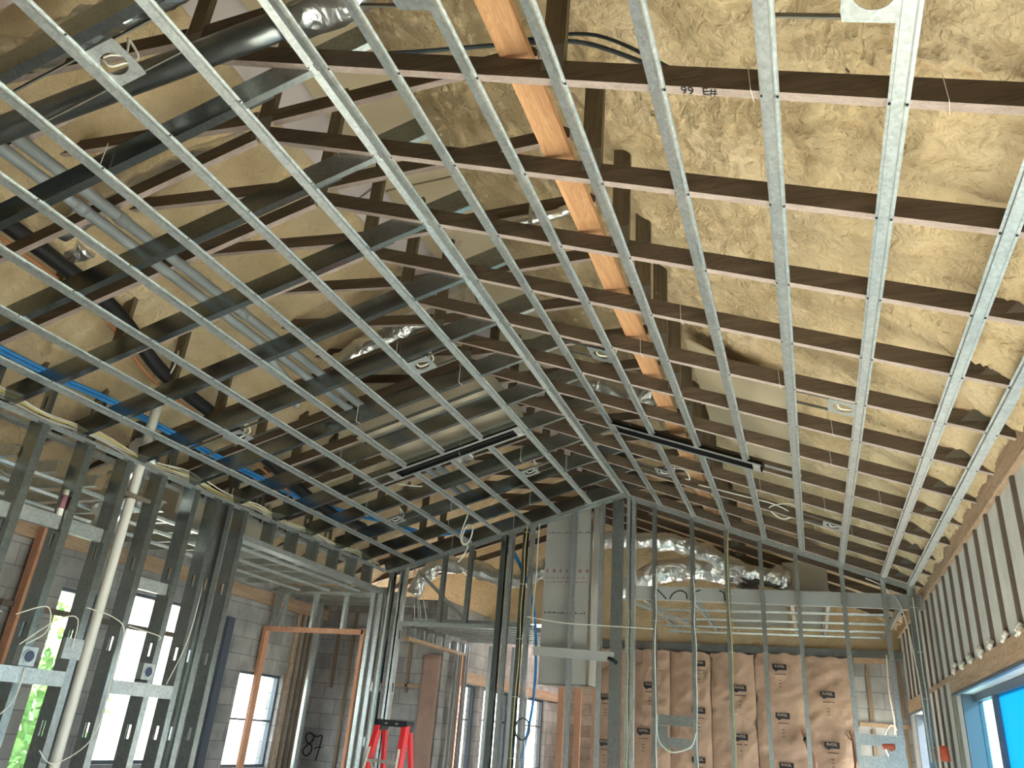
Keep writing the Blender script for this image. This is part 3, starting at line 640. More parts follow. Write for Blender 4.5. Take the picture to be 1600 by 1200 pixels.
# ------------------------------------------------------------------ left partition (along Y at X = XP)
SW = .14
m = M(); prism(m, cprof(.06, .022, 0), (XP - .03, .6, 3.32), (XP - .03, YF, 3.32), (1, 0, 0), (0, 0, -1))
tag(obj('top_track', m, GALV), 'galvanised top track of the left stud partition', 'track')
m = M(); prism(m, cprof(SW, .035, 0), (XP - SW / 2, .6, .0), (XP - SW / 2, YF - .2, .0), (1, 0, 0), (0, 0, 1)); tag(obj('floor_track', m, GALV), 'galvanised floor track of the left stud partition', 'track')
ly = [2.45, 2.85, 3.25, 3.65, 4.06, 4.45, 4.83, 5.24, 5.54, 5.70, 5.93]
for i, y in enumerate(ly):
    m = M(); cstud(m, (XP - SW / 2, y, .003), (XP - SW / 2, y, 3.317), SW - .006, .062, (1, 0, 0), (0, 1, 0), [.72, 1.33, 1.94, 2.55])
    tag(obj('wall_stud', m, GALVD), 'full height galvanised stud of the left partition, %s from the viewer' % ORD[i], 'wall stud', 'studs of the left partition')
# header over the wide opening, with cripple studs above
m = M(); prism(m, cprof(SW, .05, 0), (XP - SW / 2, 5.98, 3.03), (XP - SW / 2, YF - .05, 3.03), (1, 0, 0), (0, 0, 1)); tag(obj('header_track', m, GALV), 'galvanised header track over the wide opening in the left partition', 'track')
for i, y in enumerate([6.40, 6.80, 7.20, 7.62, 8.03, 8.42]):
    m = M(); cstud(m, (XP - SW / 2, y, 3.034), (XP - SW / 2, y, 3.317), SW - .006, .045, (1, 0, 0), (0, 1, 0)); tag(obj('cripple_stud', m, GALVD), 'short stud over the wide left opening, %s from the viewer' % ORD[i], 'short stud', 'short studs over the left opening')
# second row of uprights behind, rising to the trusses
for i in range(13):
    y = 3.0 + .447 * i
    m = M(); cstud(m, (-5.35, y, 3.36), (-5.35, y, zbl(-5.3) + .02), .09, .035, (1, 0, 0), (0, 1, 0), [.18] if i % 2 else [.22]); tag(obj('hanger_stud', m, GALVD), 'short dark upright stud above the left partition head, %s from the viewer' % ORD[i], 'short stud', 'uprights above the left partition')
m = M(); prism(m, cprof(.09, .03, 0), (-5.35, 2.5, 3.345), (-5.35, 8.7, 3.345), (1, 0, 0), (0, 0, 1)); tag(obj('hanger_track', m, GALV), 'track carrying the short uprights above the left partition', 'track')
# blocking between studs
for i, (a, b, z) in enumerate(((3.31, 3.64, 2.66), (3.71, 4.05, 2.68), (4.12, 4.44, 2.68), (3.31, 3.64, 1.70 - .0), (4.90, 5.23, 2.42))):
    m = M(); prism(m, cprof(.10 if i < 3 else .09, .045, 0), (XP - .03, a, z), (XP - .03, b, z), (0, 0, 1), (-1, 0, 0)); tag(obj('stud_blocking', m, GALV), 'light metal blocking piece between left partition studs, ' + ('high, leftmost', 'high, second from left', 'high, third from left', 'low, at the left edge', 'beside the vent pipe')[i], 'blocking')
def ebox(label, x, y0, y1, z, yc, zc, grp=None):
    t = thing('electrical_box', label, 'electrical box', (x, yc, zc), grp)
    m = M(); prism(m, cprof(.10, .03, 0), (x, y0, z), (x, y1, z), (0, 0, 1), (-1, 0, 0)); obj('support_bracket', m, GALV, t)
    m = M(); box(m, x - .05, x + .006, yc - .06, yc + .06, zc - .06, zc + .06); obj('box_body', m, GALV, t)
    m = M(); tube(m, [(x + .007, yc, zc), (x + .012, yc, zc)], .046, 24, 1, smoothp=False); obj('opening_ring', m, GALV, t)
    m = M(); tube(m, [(x + .0125, yc, zc), (x + .0135, yc, zc)], .037, 24, 1, smoothp=False); obj('box_opening', m, DIAL, t)
ebox('round faced electrical box above a wide bracket on the left partition, near the left edge', XP + .01, 3.70, 4.44, 1.655, 4.10, 1.775)
ebox('round faced electrical box above a bracket, in front of the big left window', XP + .01, 4.88, 5.53, 1.64, 5.20, 1.775)
m = M(); box(m, XP - .02, XP + .012, 4.36, 4.52, 1.79, 1.93); tag(obj('cover_plate', m, GALV), 'square galvanised plate on a left partition stud right of the box', 'plate')
for i, pts in enumerate(([(XP + .02, 3.3, 2.0), (XP + .03, 3.6, 2.05), (XP + .02, 3.80, 2.02)], [(XP + .02, 3.90, 2.02), (XP + .05, 4.1, 2.10), (XP + .04, 4.16, 1.95), (XP + .02, 4.05, 1.85)],
        [(XP + .02, 4.0, 1.84), (XP + .06, 4.2, 2.03), (XP + .04, 4.38, 2.06), (XP + .02, 4.42, 1.86)], [(XP + .02, 4.45, 2.15), (XP + .03, 4.7, 2.12), (XP + .02, 4.85, 2.03), (XP + .03, 4.84, 1.7), (XP + .05, 4.80, 1.3), (XP + .03, 4.55, 1.12), (XP + .02, 4.4, 1.2)],
        [(XP + .02, 3.2, 1.3), (XP + .05, 3.7, 1.25), (XP + .03, 4.05, 1.45), (XP + .02, 4.1, 1.7)], [(XP + .02, 4.88, 2.08), (XP + .03, 5.2, 2.05), (XP + .02, 5.23, 2.02)], [(XP - .02, 5.56, 3.25), (XP - .01, 5.6, 2.7), (XP + .0, 5.58, 2.1), (XP + .0, 5.45, 1.7)])):
    run('white_cable', 'white cable strung on the left partition, ' + ('entering at the left edge', 'arching to the left box from a stud', 'arching from the left box to the square plate', 'long loop drooping beside the vent pipe', 'low curve below the left box', 'short run left of the big window', 'dropping down the studs right of the vent pipe')[i], 'cable', pts, .0042, WHITE, 6, 8)
t = thing('vent_stack', 'pale vertical plastic vent pipe standing in the left partition with foil at its top', 'pipe', (-5.04, 4.62, 0))
m = M(); tube(m, [(-5.04, 4.64, 0), (-5.04, 4.64, 1.9), (-5.04, 4.64, 4.05)], .038, 16, 4); obj('pipe', m, PVC, t, True)
m = M(); tube(m, [(-5.04, 4.64, 3.03), (-5.04, 4.64, 3.06)], .05, 16, 1); box(m, -5.00, -4.97, 4.50, 4.78, 3.03, 3.06); obj('pipe_strap', m, STRIP, t)
flex('crumpled foil duct bending down behind the vent pipe in the left room', [(-5.1, 4.75, 3.5), (-5.3, 4.85, 3.4), (-5.55, 4.95, 3.15), (-5.6, 5.0, 2.9)], .12, .35)
flex('foil duct behind the seventh partition stud in the left room', [(-5.75, 7.2, 3.62), (-5.65, 7.15, 3.5), (-5.6, 7.1, 3.3)], .12, .3)
m = M(); box(m, -5.95, -5.5, 5.6, 6.9, 3.12, 3.55); tag(obj('return_box', m, BEIGEBOX), 'tan duct board box behind the left partition studs above the low ceiling', 'duct box')
t = thing('caulk_tube', 'small white and red tube standing on blocking between left studs', 'tube', (XP - .04, 4.05, 2.73))
m = M(); tube(m, [(XP - .04, 4.03, 2.73), (XP - .04, 4.03, 2.92)], .022, 12, 1); obj('tube_body', m, WHITE, t, True)
m = M(); tube(m, [(XP - .04, 4.03, 2.78), (XP - .04, 4.03, 2.88)], .0226, 12, 1); obj('red_label', m, MAROON, t, True)

# low ceilings of the side rooms
def joists(prefix, x0, x1, ys, z, w=.09):
    for i, y in enumerate(ys):
        m = M(); cstud(m, (x0, y, z + w / 2), (x1, y, z + w / 2), w, .04, (0, 0, 1), (0, 1, 0)); tag(obj('ceiling_joist', m, GALV), '%s, %s from the viewer' % (prefix, ORD[i]), 'ceiling joist', prefix + 's')
joists('bright metal joist of the low ceiling in the left room', -6.68, XP - SW - .01, [2.9 + .36 * k for k in range(16)], 3.05)
joists('metal joist of the low ceiling beyond the orange framed opening', -6.7, -4.95, [9.0, 9.35, 9.7, 10.05], 3.05)
joists('metal joist of the lowered ceiling beyond the middle opening', -4.6, -3.05, [8.97 + .22 * k for k in range(9)], 2.69, .07)
for i, x in enumerate((-5.3, -5.75, -6.2)):
    m = M(); prism(m, HATP, (x, 3, 3.048), (x, 8.75, 3.048), (1, 0, 0), (0, 0, -1)); tag(obj('ceiling_furring', m, GALV), 'furring channel under the low left room ceiling, %s from the partition' % ORD[i], 'furring channel', 'furring under the left room ceiling')
m = M()
for k in range(7): tube(m, [(-5.2 - .12 * k, 3.55 + .05 * (k % 3), 3.0), (-5.28 - .12 * k, 3.9, 3.0 - .03 * (k % 2))], .006, 5, 2)
tag(obj('wire_hangers', m, ALU), 'tangle of bright thin wires under the low left ceiling', 'wires')

# ------------------------------------------------------------------ far partition (along X at Y = YF)
def zt(x): return min(zr(x), zl(x)) - .004
w9 = .09
for (a, b, s) in ((XP, -1.92, 'L'), (-1.90, 1.06, 'R')):
    n_ = nR if s == 'R' else nL
    A = sl(a, YF + w9 / 2, s); B = sl(b, YF + w9 / 2, s); m = M(); prism(m, cprof(w9, .04, 0), A, B, (0, 1, 0), -n_)
    tag(obj('sloped_track', m, GALV), 'sloping top track of the far partition on the %s side' % ('right' if s == 'R' else 'left'), 'track')
m = M(); prism(m, cprof(w9, .03, 0), (-3.2, YF + w9 / 2, 0), (XW - .03, YF + w9 / 2, 0), (0, 1, 0), (0, 0, 1)); tag(obj('floor_track', m, GALV), 'galvanised floor track of the far partition', 'track')
def fstud(x, z0, label, fl=.042, mtl=None, w=w9, yo=0, flip=1, holes=True):
    m = M(); cstud(m, (x, YF + w / 2 + yo, z0 + .002), (x, YF + w / 2 + yo, zt(x) if yo == 0 else zt(x) - .02), w - .006, fl, (0, 1, 0), (flip, 0, 0), [1.33, 1.94, 2.55] if holes and z0 == 0 else None)
    return tag(obj('wall_stud', m, mtl or GALVM), label, 'wall stud', 'studs of the far partition')
right = [-1.60, -1.175, -.80, -.44, -.08, .365, .75, 1.02]
for i, x in enumerate(right):
    fstud(x, 0, 'stud of the far partition, %s from the ridge toward the right wall' % ORD[i].replace('nearest', 'first'))
m = M(); prism(m, [(0, 0), (.07, 0), (.07, .01), (0, .01)], (.98, YF - .012, 0), (.98, YF - .012, 3.19), (1, 0, 0), (0, 1, 0)); tag(obj('corner_track', m, GALVD), 'broad flat stud face where the far partition meets the right wall', 'track')
for i, (x, fl, fp) in enumerate(((-4.95, .06, 1), (-4.80, .05, 1), (-4.72, .05, -1), (-3.46, .06, 1), (-3.36, .05, 1), (-3.18, .045, 1), (-3.05, .04, -1), (-2.56, .042, 1), (-2.22, .042, 1), (-1.90, .042, 1), (-1.80, .042, -1))):
    fstud(x, 0, 'stud of the far partition left of the ridge, %s from the left corner' % ORD[i].replace('nearest', 'first'), fl, GALVD if i in (0, 3, 5) else GALV, flip=fp)
m = M(); prism(m, [(-.07, 0), (.07, 0), (.07, .003), (-.07, .003)], (-2.0, YF - .003, 0), (-2.0, YF - .003, 4.18), (1, 0, 0), (0, 1, 0)); tag(obj('wide_stud_face', m, GALVM), 'wide dark metal face of the built up post under the ridge', 'wall stud')
m = M(); prism(m, cprof(w9, .05, 0), (-4.70, YF + w9 / 2, 2.655), (-3.48, YF + w9 / 2, 2.655), (0, 1, 0), (0, 0, 1)); tag(obj('header_track', m, GALV), 'galvanised header track over the middle opening of the far partition', 'track')
for i, x in enumerate((-4.23, -3.88)):
    fstud(x, 2.66, 'short stud over the middle opening of the far partition, ' + ('left one' if i == 0 else 'right one'))
m = M(); bar(m, (-4.62, 9.0, 3.35), (-3.9, 9.0, 2.75), .035, .035, (1, 0, 1), (0, 1, 0)); tag(obj('diagonal_brace', m, GALV), 'diagonal metal brace behind the short studs over the middle opening', 'brace')
for i, (dx, dy) in enumerate(((0, 0), (.05, .02), (.09, 0), (.16, .01))):
    run('hanger_wire', '%s of the thin wires fanning down left of the middle opening' % ORD[i].replace('nearest', 'first'), 'wire', [(-4.62 + dx * .3, YF - .02, 3.42), (-4.50 + dx, YF - .03 + dy, 2.72)], .004, ALU, 5, 3, group='thin wires left of the middle opening')
# conduit and tubes on the thick left column
for i, x in enumerate((-4.90, -4.86)):
    run('conduit', ('bright steel' if i == 0 else 'thin grey') + ' conduit running down the corner column at left of the far partition', 'conduit', [(x, YF - .03, 3.2), (x, YF - .035, 2.0), (x, YF - .03, 0)], .013 if i == 0 else .008, ALU if i == 0 else GREY_CABLE, 8, 4)
# cables stapled to the far partition
def stapled(x, z1, z0, mt, label, wob=.012):
    y = YF - .012; k = 9
    pts = [(x + random.uniform(-wob, wob), y - random.uniform(0, .012), z1 + (z0 - z1) * i / k) for i in range(k + 1)]
    t = thing('stapled_cable', label, 'cable', (x, y, z0), 'cables stapled to the far studs')
    m = M(); tube(m, pts, .006, 6, 5); obj('cable', m, mt, t, True)
    for z in [z0 + .3 + (z1 - z0 - .4) * i / 4 for i in range(5)]:
        m = M(); bar(m, (x - .035, y - .012, z), (x + .035, y - .012, z), .004, .003, (0, 0, 1), (0, 1, 0)); obj('staple', m, WHITE, t)
stapled(-1.555, 3.4, 1.0, WHITE, 'white cable on the first stud right of the ridge'); stapled(-1.13, 3.3, 1.0, WHITE, 'white cable on the second stud right of the ridge')
stapled(-.755, 3.8, 1.0, YELLOW, 'yellow cable on the third stud right of the ridge'); stapled(-1.86, 3.0, 1.0, YELLOW, 'yellow cable on the double post under the ridge')
stapled(-3.13, 3.9, 1.0, YELLOW, 'yellow cable left of the grey duct board chase'); stapled(-2.98, 3.9, 1.0, WHITE, 'white cable left of the grey duct board chase'); stapled(1.03, 3.1, 1.0, WHITE, 'white cable on the corner stud beside the right wall')
run('white_cable', 'white cable stretched across the duct chase and the ridge post', 'cable', [(-3.05, YF - .03, 2.80), (-2.6, YF - .04, 2.74), (-2.0, YF - .05, 2.72), (-1.58, YF - .03, 2.71)], .006, WHITE)
run('white_cable', 'white cable looping from the first right stud back to the second low down', 'cable', [(-1.54, YF - .03, 1.85), (-1.53, YF - .03, 1.62), (-1.40, YF - .04, 1.50), (-1.2, YF - .03, 1.56), (-1.14, YF - .03, 1.7)], .007, WHITE)
run('white_cable', 'white cable arcing between studs above the door ledger', 'cable', [(-1.56, YF - .03, 3.05), (-1.50, YF - .03, 3.35), (-1.35, YF + .1, 3.42), (-1.2, YF + .12, 3.35)], .006, WHITE)
run('white_cable', 'white cable sweeping down to the far right corner stud', 'cable', [(.62, 9.0, 3.32), (.80, 9.0, 3.22), (.92, 8.9, 3.0), (.98, 8.84, 2.4), (1.0, 8.82, 1.6)], .007, WHITE)
# brackets with boxes
def farbox(label, xa, xb, zs, xc, zc):
    t = thing('electrical_box', label, 'electrical box', (xc, YF - .01, zc))
    for z in zs:
        m = M(); prism(m, cprof(.10, .03, 0), (xa, YF - .004, z), (xb, YF - .004, z), (0, 0, 1), (0, 1, 0)); obj('support_bracket', m, GALVM, t)
    m = M(); box(m, xc - .055, xc + .055, YF - .012, YF + .04, zc - .055, zc + .055); obj('box_body', m, GALVM, t)
    return t
farbox('electrical box held between two brackets on the far partition in front of the kraft paper', -1.555, -1.18, (1.80, 1.585), -1.49, 1.69)
t = farbox('electrical boxes between two brackets low on the far partition near the right corner', .41, .80, (1.755, 1.565), .70, 1.66)
m = M(); tube(m, [(.60, YF - .02, 1.70), (.70, YF - .03, 1.71), (.66, YF - .02, 1.68)], .02, 8, 3, .2); obj('orange_wire_nut', m, ORANGE, t, True)
m = M(); tube(m, [(XW - .08, 8.6, 1.62), (XW - .08, 8.62, 1.74)], .035, 10, 3, .3); tag(obj('orange_tag', m, ORANGE, None, True), 'small orange bag hanging by the right wall near the far corner', 'bag')
# ledger behind the partition with marker strokes
m = M(); prism(m, cprof(.15, .04, 0), (-1.86, YF + .11, 3.125), (XW - .03, YF + .11, 3.075), (0, 0, 1), (0, 1, 0))
led = obj('ceiling_ledger', m, DUCTBOARD); tag(led, 'long grey metal ledger crossing behind the far partition with marker writing', 'ledger')
def stroke(pts, r=.007, mt=INK, nm='marker_stroke'):
    m = M(); tube(m, [(x, YF + .105, z) for x, z in pts], r, 5, 5)
    for v in m.v: v.y = YF + .107 + (v.y - YF - .105) * .25
    o = obj(nm, m, mt, led)
stroke([(-1.62, 3.065), (-1.60, 3.12), (-1.59, 3.19)]); stroke([(-1.59, 3.185), (-1.52, 3.12), (-1.46, 3.055)])
stroke([(-1.42, 3.055), (-1.38, 3.12), (-1.30, 3.15), (-1.24, 3.12), (-1.23, 3.06)])
stroke([(-1.19, 3.05), (-1.15, 3.13), (-1.08, 3.16)]); stroke([(-.88, 3.16), (-.83, 3.13), (-.82, 3.05)])
stroke([(-1.84, 3.07), (-1.84, 3.19)], .011, REDINK, 'red_mark')

# orange framed opening at the left
m = M(); prism(m, cprof(w9, .04, 0), (-6.7, YF + w9 / 2, 3.045), (-5.15, YF + w9 / 2, 3.045), (0, 1, 0), (0, 0, -1)); tag(obj('door_top_track', m, GALV), 'galvanised track above the orange framed opening', 'track')
t = thing('opening_frame', 'orange brown timber frame lining the tall opening at the far left', 'door frame', (-5.9, YF, 0))
m = M(); box(m, -6.70, -5.20, YF - .012, YF + .09, 2.53, 2.586); obj('head_board', m, REDWOOD, t)
m = M(); box(m, -6.70, -6.655, YF - .012, YF + .09, 0, 2.545); obj('jamb_board', m, REDWOOD, t)
m = M(); box(m, -5.235, -5.195, YF - .012, YF + .09, 0, 2.60); obj('jamb_board', m, REDWOOD, t)
for i, x in enumerate((-6.62, -6.50, -6.02, -5.56)):
    m = M(); cstud(m, (x, YF + w9 / 2, 2.588), (x, YF + w9 / 2, 3.043), w9 - .006, .04, (0, 1, 0), (1, 0, 0)); tag(obj('cripple_stud', m, GALV), 'short stud above the orange framed opening, %s' % ('leftmost', 'second from left', 'third from left', 'rightmost')[i], 'short stud', 'short studs over the orange framed opening')
for i, x in enumerate((-5.17, -5.06)):
    m = M(); cstud(m, (x, YF + w9 / 2, 0), (x, YF + w9 / 2, 3.043), w9 - .006, .05, (0, 1, 0), (1, 0, 0), [1.33, 1.94]); tag(obj('wall_stud', m, GALV), 'full height stud right of the orange framed opening, ' + ('left one' if i == 0 else 'right one'), 'wall stud')
m = M(); cstud(m, (-6.40, 9.6, 0), (-6.40, 9.6, 3.0), .09, .045, (0, 1, 0), (1, 0, 0)); tag(obj('wall_stud', m, GALV), 'pale blue grey stud standing inside the room beyond the orange frame', 'wall stud')
# furring on the left back walls
for i, x in enumerate((-6.45, -6.2, -5.75, -5.25)):
    m = M(); box(m, x - .02, x + .02, 10.27, 10.30, 0 if i == 1 else 1.95, 3.0); tag(obj('furring_strip', m, WOODZ), 'vertical furring strip on the block wall beyond the orange frame, %s from left' % ORD[i].replace('nearest', 'first'), 'furring strip')
for i, y in enumerate((9.62, 9.75, 9.88, 10.0, 10.12)):
    m = M(); box(m, XE, XE + .03, y - .02, y + .02, 0, 3.0); tag(obj('furring_strip', m, WOODZ if i != 0 else WOODY), 'furring strip on the left wall right of the small far window, %s from the viewer' % ORD[i], 'furring strip')
t = thing('wall_marking', 'large handwritten black number 87 on the grey block wall', 'handwriting', (-6.1, 10.295, 1.2))
def wpx(x, y):
    r = R @ Vector((x - 800, 600 - y, -1208.6)); k = 10.294 / r.y; return (r.x * k, 10.294, CH + r.z * k)
for pp in ([(491, 1150), (484, 1145), (478, 1150), (480, 1160), (487, 1166), (485, 1176), (477, 1181), (473, 1173), (480, 1164), (488, 1158), (491, 1150)], [(490, 1149), (496, 1151), (503, 1150), (499, 1168), (493, 1188)], [(491, 1170), (497, 1167), (502, 1168)], [(504.5, 1166), (504.5, 1167.5)]):
    m = M(); tube(m, [wpx(*a) for a in pp], .009, 6, 5); obj('marker_stroke', m, INK, t, True)
# hall side wall beyond the middle opening
t = thing('hall_opening_frame', 'long timber framed opening on the hall side beyond the middle opening', 'door frame', (-4.66, 9.8, 0))
m = M(); box(m, -4.70, -4.62, 8.96, 10.78, 2.50, 2.54); obj('head_board', m, WOODY, t)
m = M(); box(m, -4.71, -4.60, 10.62, 10.66, 0, 2.50); obj('jamb_board', m, REDWOOD, t)
for i in range(7):
    m = M(); y = 9.1 + .27 * i; cstud(m, (-4.66, y, 2.542), (-4.66, y, 2.66), .08, .04, (1, 0, 0), (0, 1, 0)); obj('cripple_stud', m, GALV, t)
for i, (x, y) in enumerate(((-4.66, 10.55), (-4.66, 10.85), (-4.3, 10.9), (-3.95, 10.9))):
    m = M(); cstud(m, (x, y, 0), (x, y, 2.66), .09, .045, (0, 1, 0), (1, 0, 0), [1.33, 1.94]); tag(obj('wall_stud', m, GALV), 'pale stud in the hall beyond the middle opening, %s from left' % ORD[i].replace('nearest', 'first'), 'wall stud', 'studs in the hall')
for i, x in enumerate((-5.75, -5.3, -4.95)):
    pass
m = M(); nx = 8; nz = 30
vs = [(-5.02 + .27 * i / nx, 10.25 - .05 * math.sin(math.pi * i / nx) - .02 * noise.noise(Vector((i * .9, j * .6, 0))), 2.45 * j / nz) for j in range(nz + 1) for i in range(nx + 1)]
m.add(vs, [(j * (nx + 1) + i, j * (nx + 1) + i + 1, (j + 1) * (nx + 1) + i + 1, (j + 1) * (nx + 1) + i) for j in range(nz) for i in range(nx)])
o = tag(obj('insulation_roll', m, KRAFTP, None, True), 'pinkish strip of insulation at the end of the block wall beyond the middle opening', 'insulation')
sm = o.modifiers.new('s', 'SOLIDIFY'); sm.thickness = .015
m = M(); box(m, -5.7, -5.02, 10.27, 10.3, 2.02, 2.06); tag(obj('furring_rail', m, WOODY), 'horizontal wood strip on the block wall beyond the middle opening', 'furring strip')

# ------------------------------------------------------------------ duct chase, flexible ducts, back room
t = thing('duct_chase', 'tall grey duct board chase hanging behind the far partition left of the ridge', 'duct chase', (-2.63, 9.25, 2.09))
m = M(); prism(m, [(-2.95, 2.09), (-2.36, 2.11), (-2.36, 4.25), (-2.95, 4.05)], (0, 9.06, 0), (0, 9.50, 0), (1, 0, 0), (0, 0, 1)); obj('chase_shell', m, DUCTBOARD, t)
m = M(); box(m, -2.385, -2.355, 9.055, 9.09, 2.11, 4.2); obj('foil_corner_tape', m, TAPE, t)
m = M(); box(m, -2.955, -2.355, 9.055, 9.5, 2.08, 2.10); obj('foil_bottom_edge', m, TAPE, t)
for z, n_, mt_, nm in ((3.84, 16, INK, 'black_marking'), (3.36, 6, MAROON, 'maroon_print'), (3.29, 22, MAROON, 'maroon_print'), (3.24, 24, MAROON, 'maroon_print'), (2.88, 18, INK, 'black_marking')):
    m = M(); x = -2.92
    while x < -2.42:
        w_ = random.uniform(.008, .028); h_ = random.uniform(.006, .02) if n_ > 6 else .04
        box(m, x, x + w_ * (.8 if n_ > 6 else 1.4), 9.0585, 9.0598, z, z + h_); x += w_ + random.uniform(.004, .02) + (.05 if n_ == 6 else 0)
    obj(nm, m, mt_, t)
m = M(); prism(m, cprof(.10, .03, 0), (-2.96, YF - .006, 2.43), (-2.02, YF - .006, 2.40), (0, 0, 1), (0, 1, 0)); tag(obj('cross_strap', m, DUCTBOARD), 'flat grey cross strap over the lower part of the duct chase', 'strap')
m = M(); tube(m, [(-2.08, YF - .02, 2.38), (-2.02, YF - .03, 2.36), (-1.98, YF - .02, 2.33)], .02, 8, 3); tag(obj('black_clip', m, BLACK, None, True), 'black clip at the right end of the cross strap', 'clip')
flex('shiny silver flexible duct arching from the chase to the far plenum box', [(-2.40, 9.55, 3.86), (-2.0, 9.6, 3.88), (-1.55, 9.65, 3.86), (-1.22, 9.7, 3.80), (-.95, 9.7, 3.66), (-.62, 9.7, 3.50), (-.35, 9.7, 3.45), (-.18, 9.72, 3.44)], .105, .18)
flex('lower silver flexible duct lying on the back room ceiling', [(-2.3, 10.0, 3.30), (-2.0, 10.0, 3.42), (-1.75, 10.0, 3.55), (-1.3, 10.0, 3.60), (-.85, 10.0, 3.55), (-.5, 10.0, 3.5)], .14, .15)
flex('silver flexible duct sagging behind the studs over the middle opening', [(-4.95, 9.6, 3.15), (-4.85, 9.6, 3.38), (-4.6, 9.6, 3.55), (-4.2, 9.6, 3.53), (-3.8, 9.6, 3.42), (-3.5, 9.6, 3.36), (-3.1, 9.6, 3.52), (-2.97, 9.6, 3.62)], .11, .18)
m = M(); box(m, -.22, .27, 9.75, 10.3, 3.22, 3.64); tag(obj('plenum_box', m, BEIGEBOX), 'beige plenum box where the shiny flexible duct ends beyond the far partition', 'duct box')
m = M(); tube(m, [(-.30, 9.7, 3.46), (-.20, 9.78, 3.45)], .135, 20, 2, .05); tag(obj('duct_collar', m, FOIL, None, True), 'round collar between the shiny flexible duct and the plenum box', 'collar')
# back room ceiling frame
for i, x in enumerate((-1.75, -1.2, -.15, .22, .95)):
    m = M(); cstud(m, (x, YF + .16, 3.10), (x, YB + .08, 3.10), .08, .035, (0, 0, 1), (1, 0, 0)); tag(obj('ceiling_joist', m, GALV), 'joist of the back room ceiling running away, %s from the left' % ORD[i].replace('nearest', 'first'), 'ceiling joist', 'back room joists')
for i, y in enumerate((9.65, 10.35, 11.0, 11.55)):
    m = M(); prism(m, HATP, (-1.85, y, 3.055), (.9, y, 3.055), (0, 1, 0), (0, 0, -1)); tag(obj('ceiling_furring', m, GALVM), 'furring channel crossing the back room ceiling, %s from the far partition' % ORD[i], 'furring channel', 'back room ceiling furring')
for i, (x0, y0, x1, y1) in enumerate(((-.9, 9.4, -.2, 10.3), (-.10, 9.4, .20, 10.3), (-.9, 10.4, -.2, 11.5), (-.10, 10.4, .20, 11.5))):
    m = M(); box(m, x0, x1, y0, y1, 3.145, 3.16); tag(obj('ceiling_panel', m, DARKBOARD), 'dark grey panel above the back room ceiling frame, ' + ('front left', 'front right', 'rear left', 'rear right')[i], 'panel')
m = M(); bar(m, (-1.84, YF + .15, 3.02), (-1.45, 10.6, 3.03), .05, .035, (1, 0, 0), (0, 0, 1)); tag(obj('diagonal_brace', m, GALV), 'diagonal metal brace at the left of the back room ceiling', 'brace')
m = M(); prism(m, cprof(.10, .05, 0), (-3.0, YB + .09, 2.88), (XW, YB + .09, 2.88), (0, 0, 1), (0, 1, 0)); tag(obj('perimeter_track', m, GALVD), 'perimeter track on the back wall above the kraft paper', 'track')

# kraft faced batts with printing
def batt(i, x0, x1, z1, logos):
    t = thing('insulation_batt', 'tall kraft paper faced insulation batt on the back wall, %s from the left' % ORD[i].replace('nearest', 'first'), 'insulation batt', ((x0 + x1) / 2, YB, 0), 'kraft faced batts')
    m = M(); nx = 16; nz = 90; vs = []
    def ysurf(u, v):
        return YB - .03 - .035 * math.sin(math.pi * min(1, max(0, u))) ** .5 - .03 * noise.noise(Vector((u * 2.2 + i * 7, v * 2.4, i))) - .016 * noise.noise(Vector((u * 5 + v * 3, v * 9 - u * 4, i * 3))) - .008 * (1 - abs(noise.noise(Vector((u * 6 - v * 5, v * 6 + u * 3, i * 5)))) * 2)
    for j in range(nz + 1):
        v = z1 * j / nz
        for k in range(nx + 1):
            u = k / nx; vs.append((x0 + .004 + (x1 - x0 - .008) * u + .008 * noise.noise(Vector((i, v * 2, 5))), ysurf(u, v), v + (.015 * math.sin(k + i) if j == nz else 0)))
    m.add(vs, [(j * (nx + 1) + k, j * (nx + 1) + k + 1, (j + 1) * (nx + 1) + k + 1, (j + 1) * (nx + 1) + k) for j in range(nz) for k in range(nx)])
    n0 = len(m.v); box(m, x0 + .004, x1 - .004, YB - .029, YB + .11, 0, z1 - .01); obj('kraft_facing', m, KRAFT, t, True)
    for (xc, zc) in logos:
        u = (xc - x0) / (x1 - x0); y = min(ysurf(u + d, zc + e) for d in (-.18, 0, .18) for e in (-.04, 0, .04)) - .006
        y2 = y
        m = M(); prism(m, [(-.09, .04), (.09, .04), (.09, -.035), (-.01, -.035), (-.05, -.055), (-.09, -.02)], (xc, y, zc), (xc, y - .002, zc), (1, 0, 0), (0, 0, 1)); pp = obj('printed_logo', m, INK, t)
        tm = text_mesh('FI-FOIL', .046, (xc, y - .0025, zc + .010), (1, 0, 0), (0, 0, 1), .001, .0003, .9); obj('logo_lettering', tm, PAPERW, pp)
        m = M(); x = xc - .06
        while x < xc + .07:
            w_ = random.uniform(.008, .02); box(m, x, x + w_, y - .001, y, zc - .095, zc - .083); x += w_ + .005
        for dz in (.17, .21, .25): box(m, xc - .02, xc + .015, y - .001, y, zc - dz, zc - dz + .008)
        obj('printed_line', m, INK, t)
def lg(*a): return list(a)
def P(x, y): # pixel-measured logo spots converted once to metres on the batt plane
    r = R @ Vector((x - 800, 600 - y, -1208.6)); s = 11.74 / r.y; return (r.x * s, CH + r.z * s)
edges = [-2.98, -2.40, -1.864, -1.306, -.714, -.084, .538]
spots = [[(950, 1017), (948, 1089), (946, 1160)], [(1016, 1000), (1016, 1071), (1006, 1143)], [(1092, 1037), (1092, 1111), (1092, 1188)], [(1154, 1003), (1156, 1076), (1158, 1152)], [(1218, 1043), (1223, 1119), (1229, 1197)], [(1289, 1010), (1293, 1086), (1300, 1165)]]
lx = [edges[1] - .25]
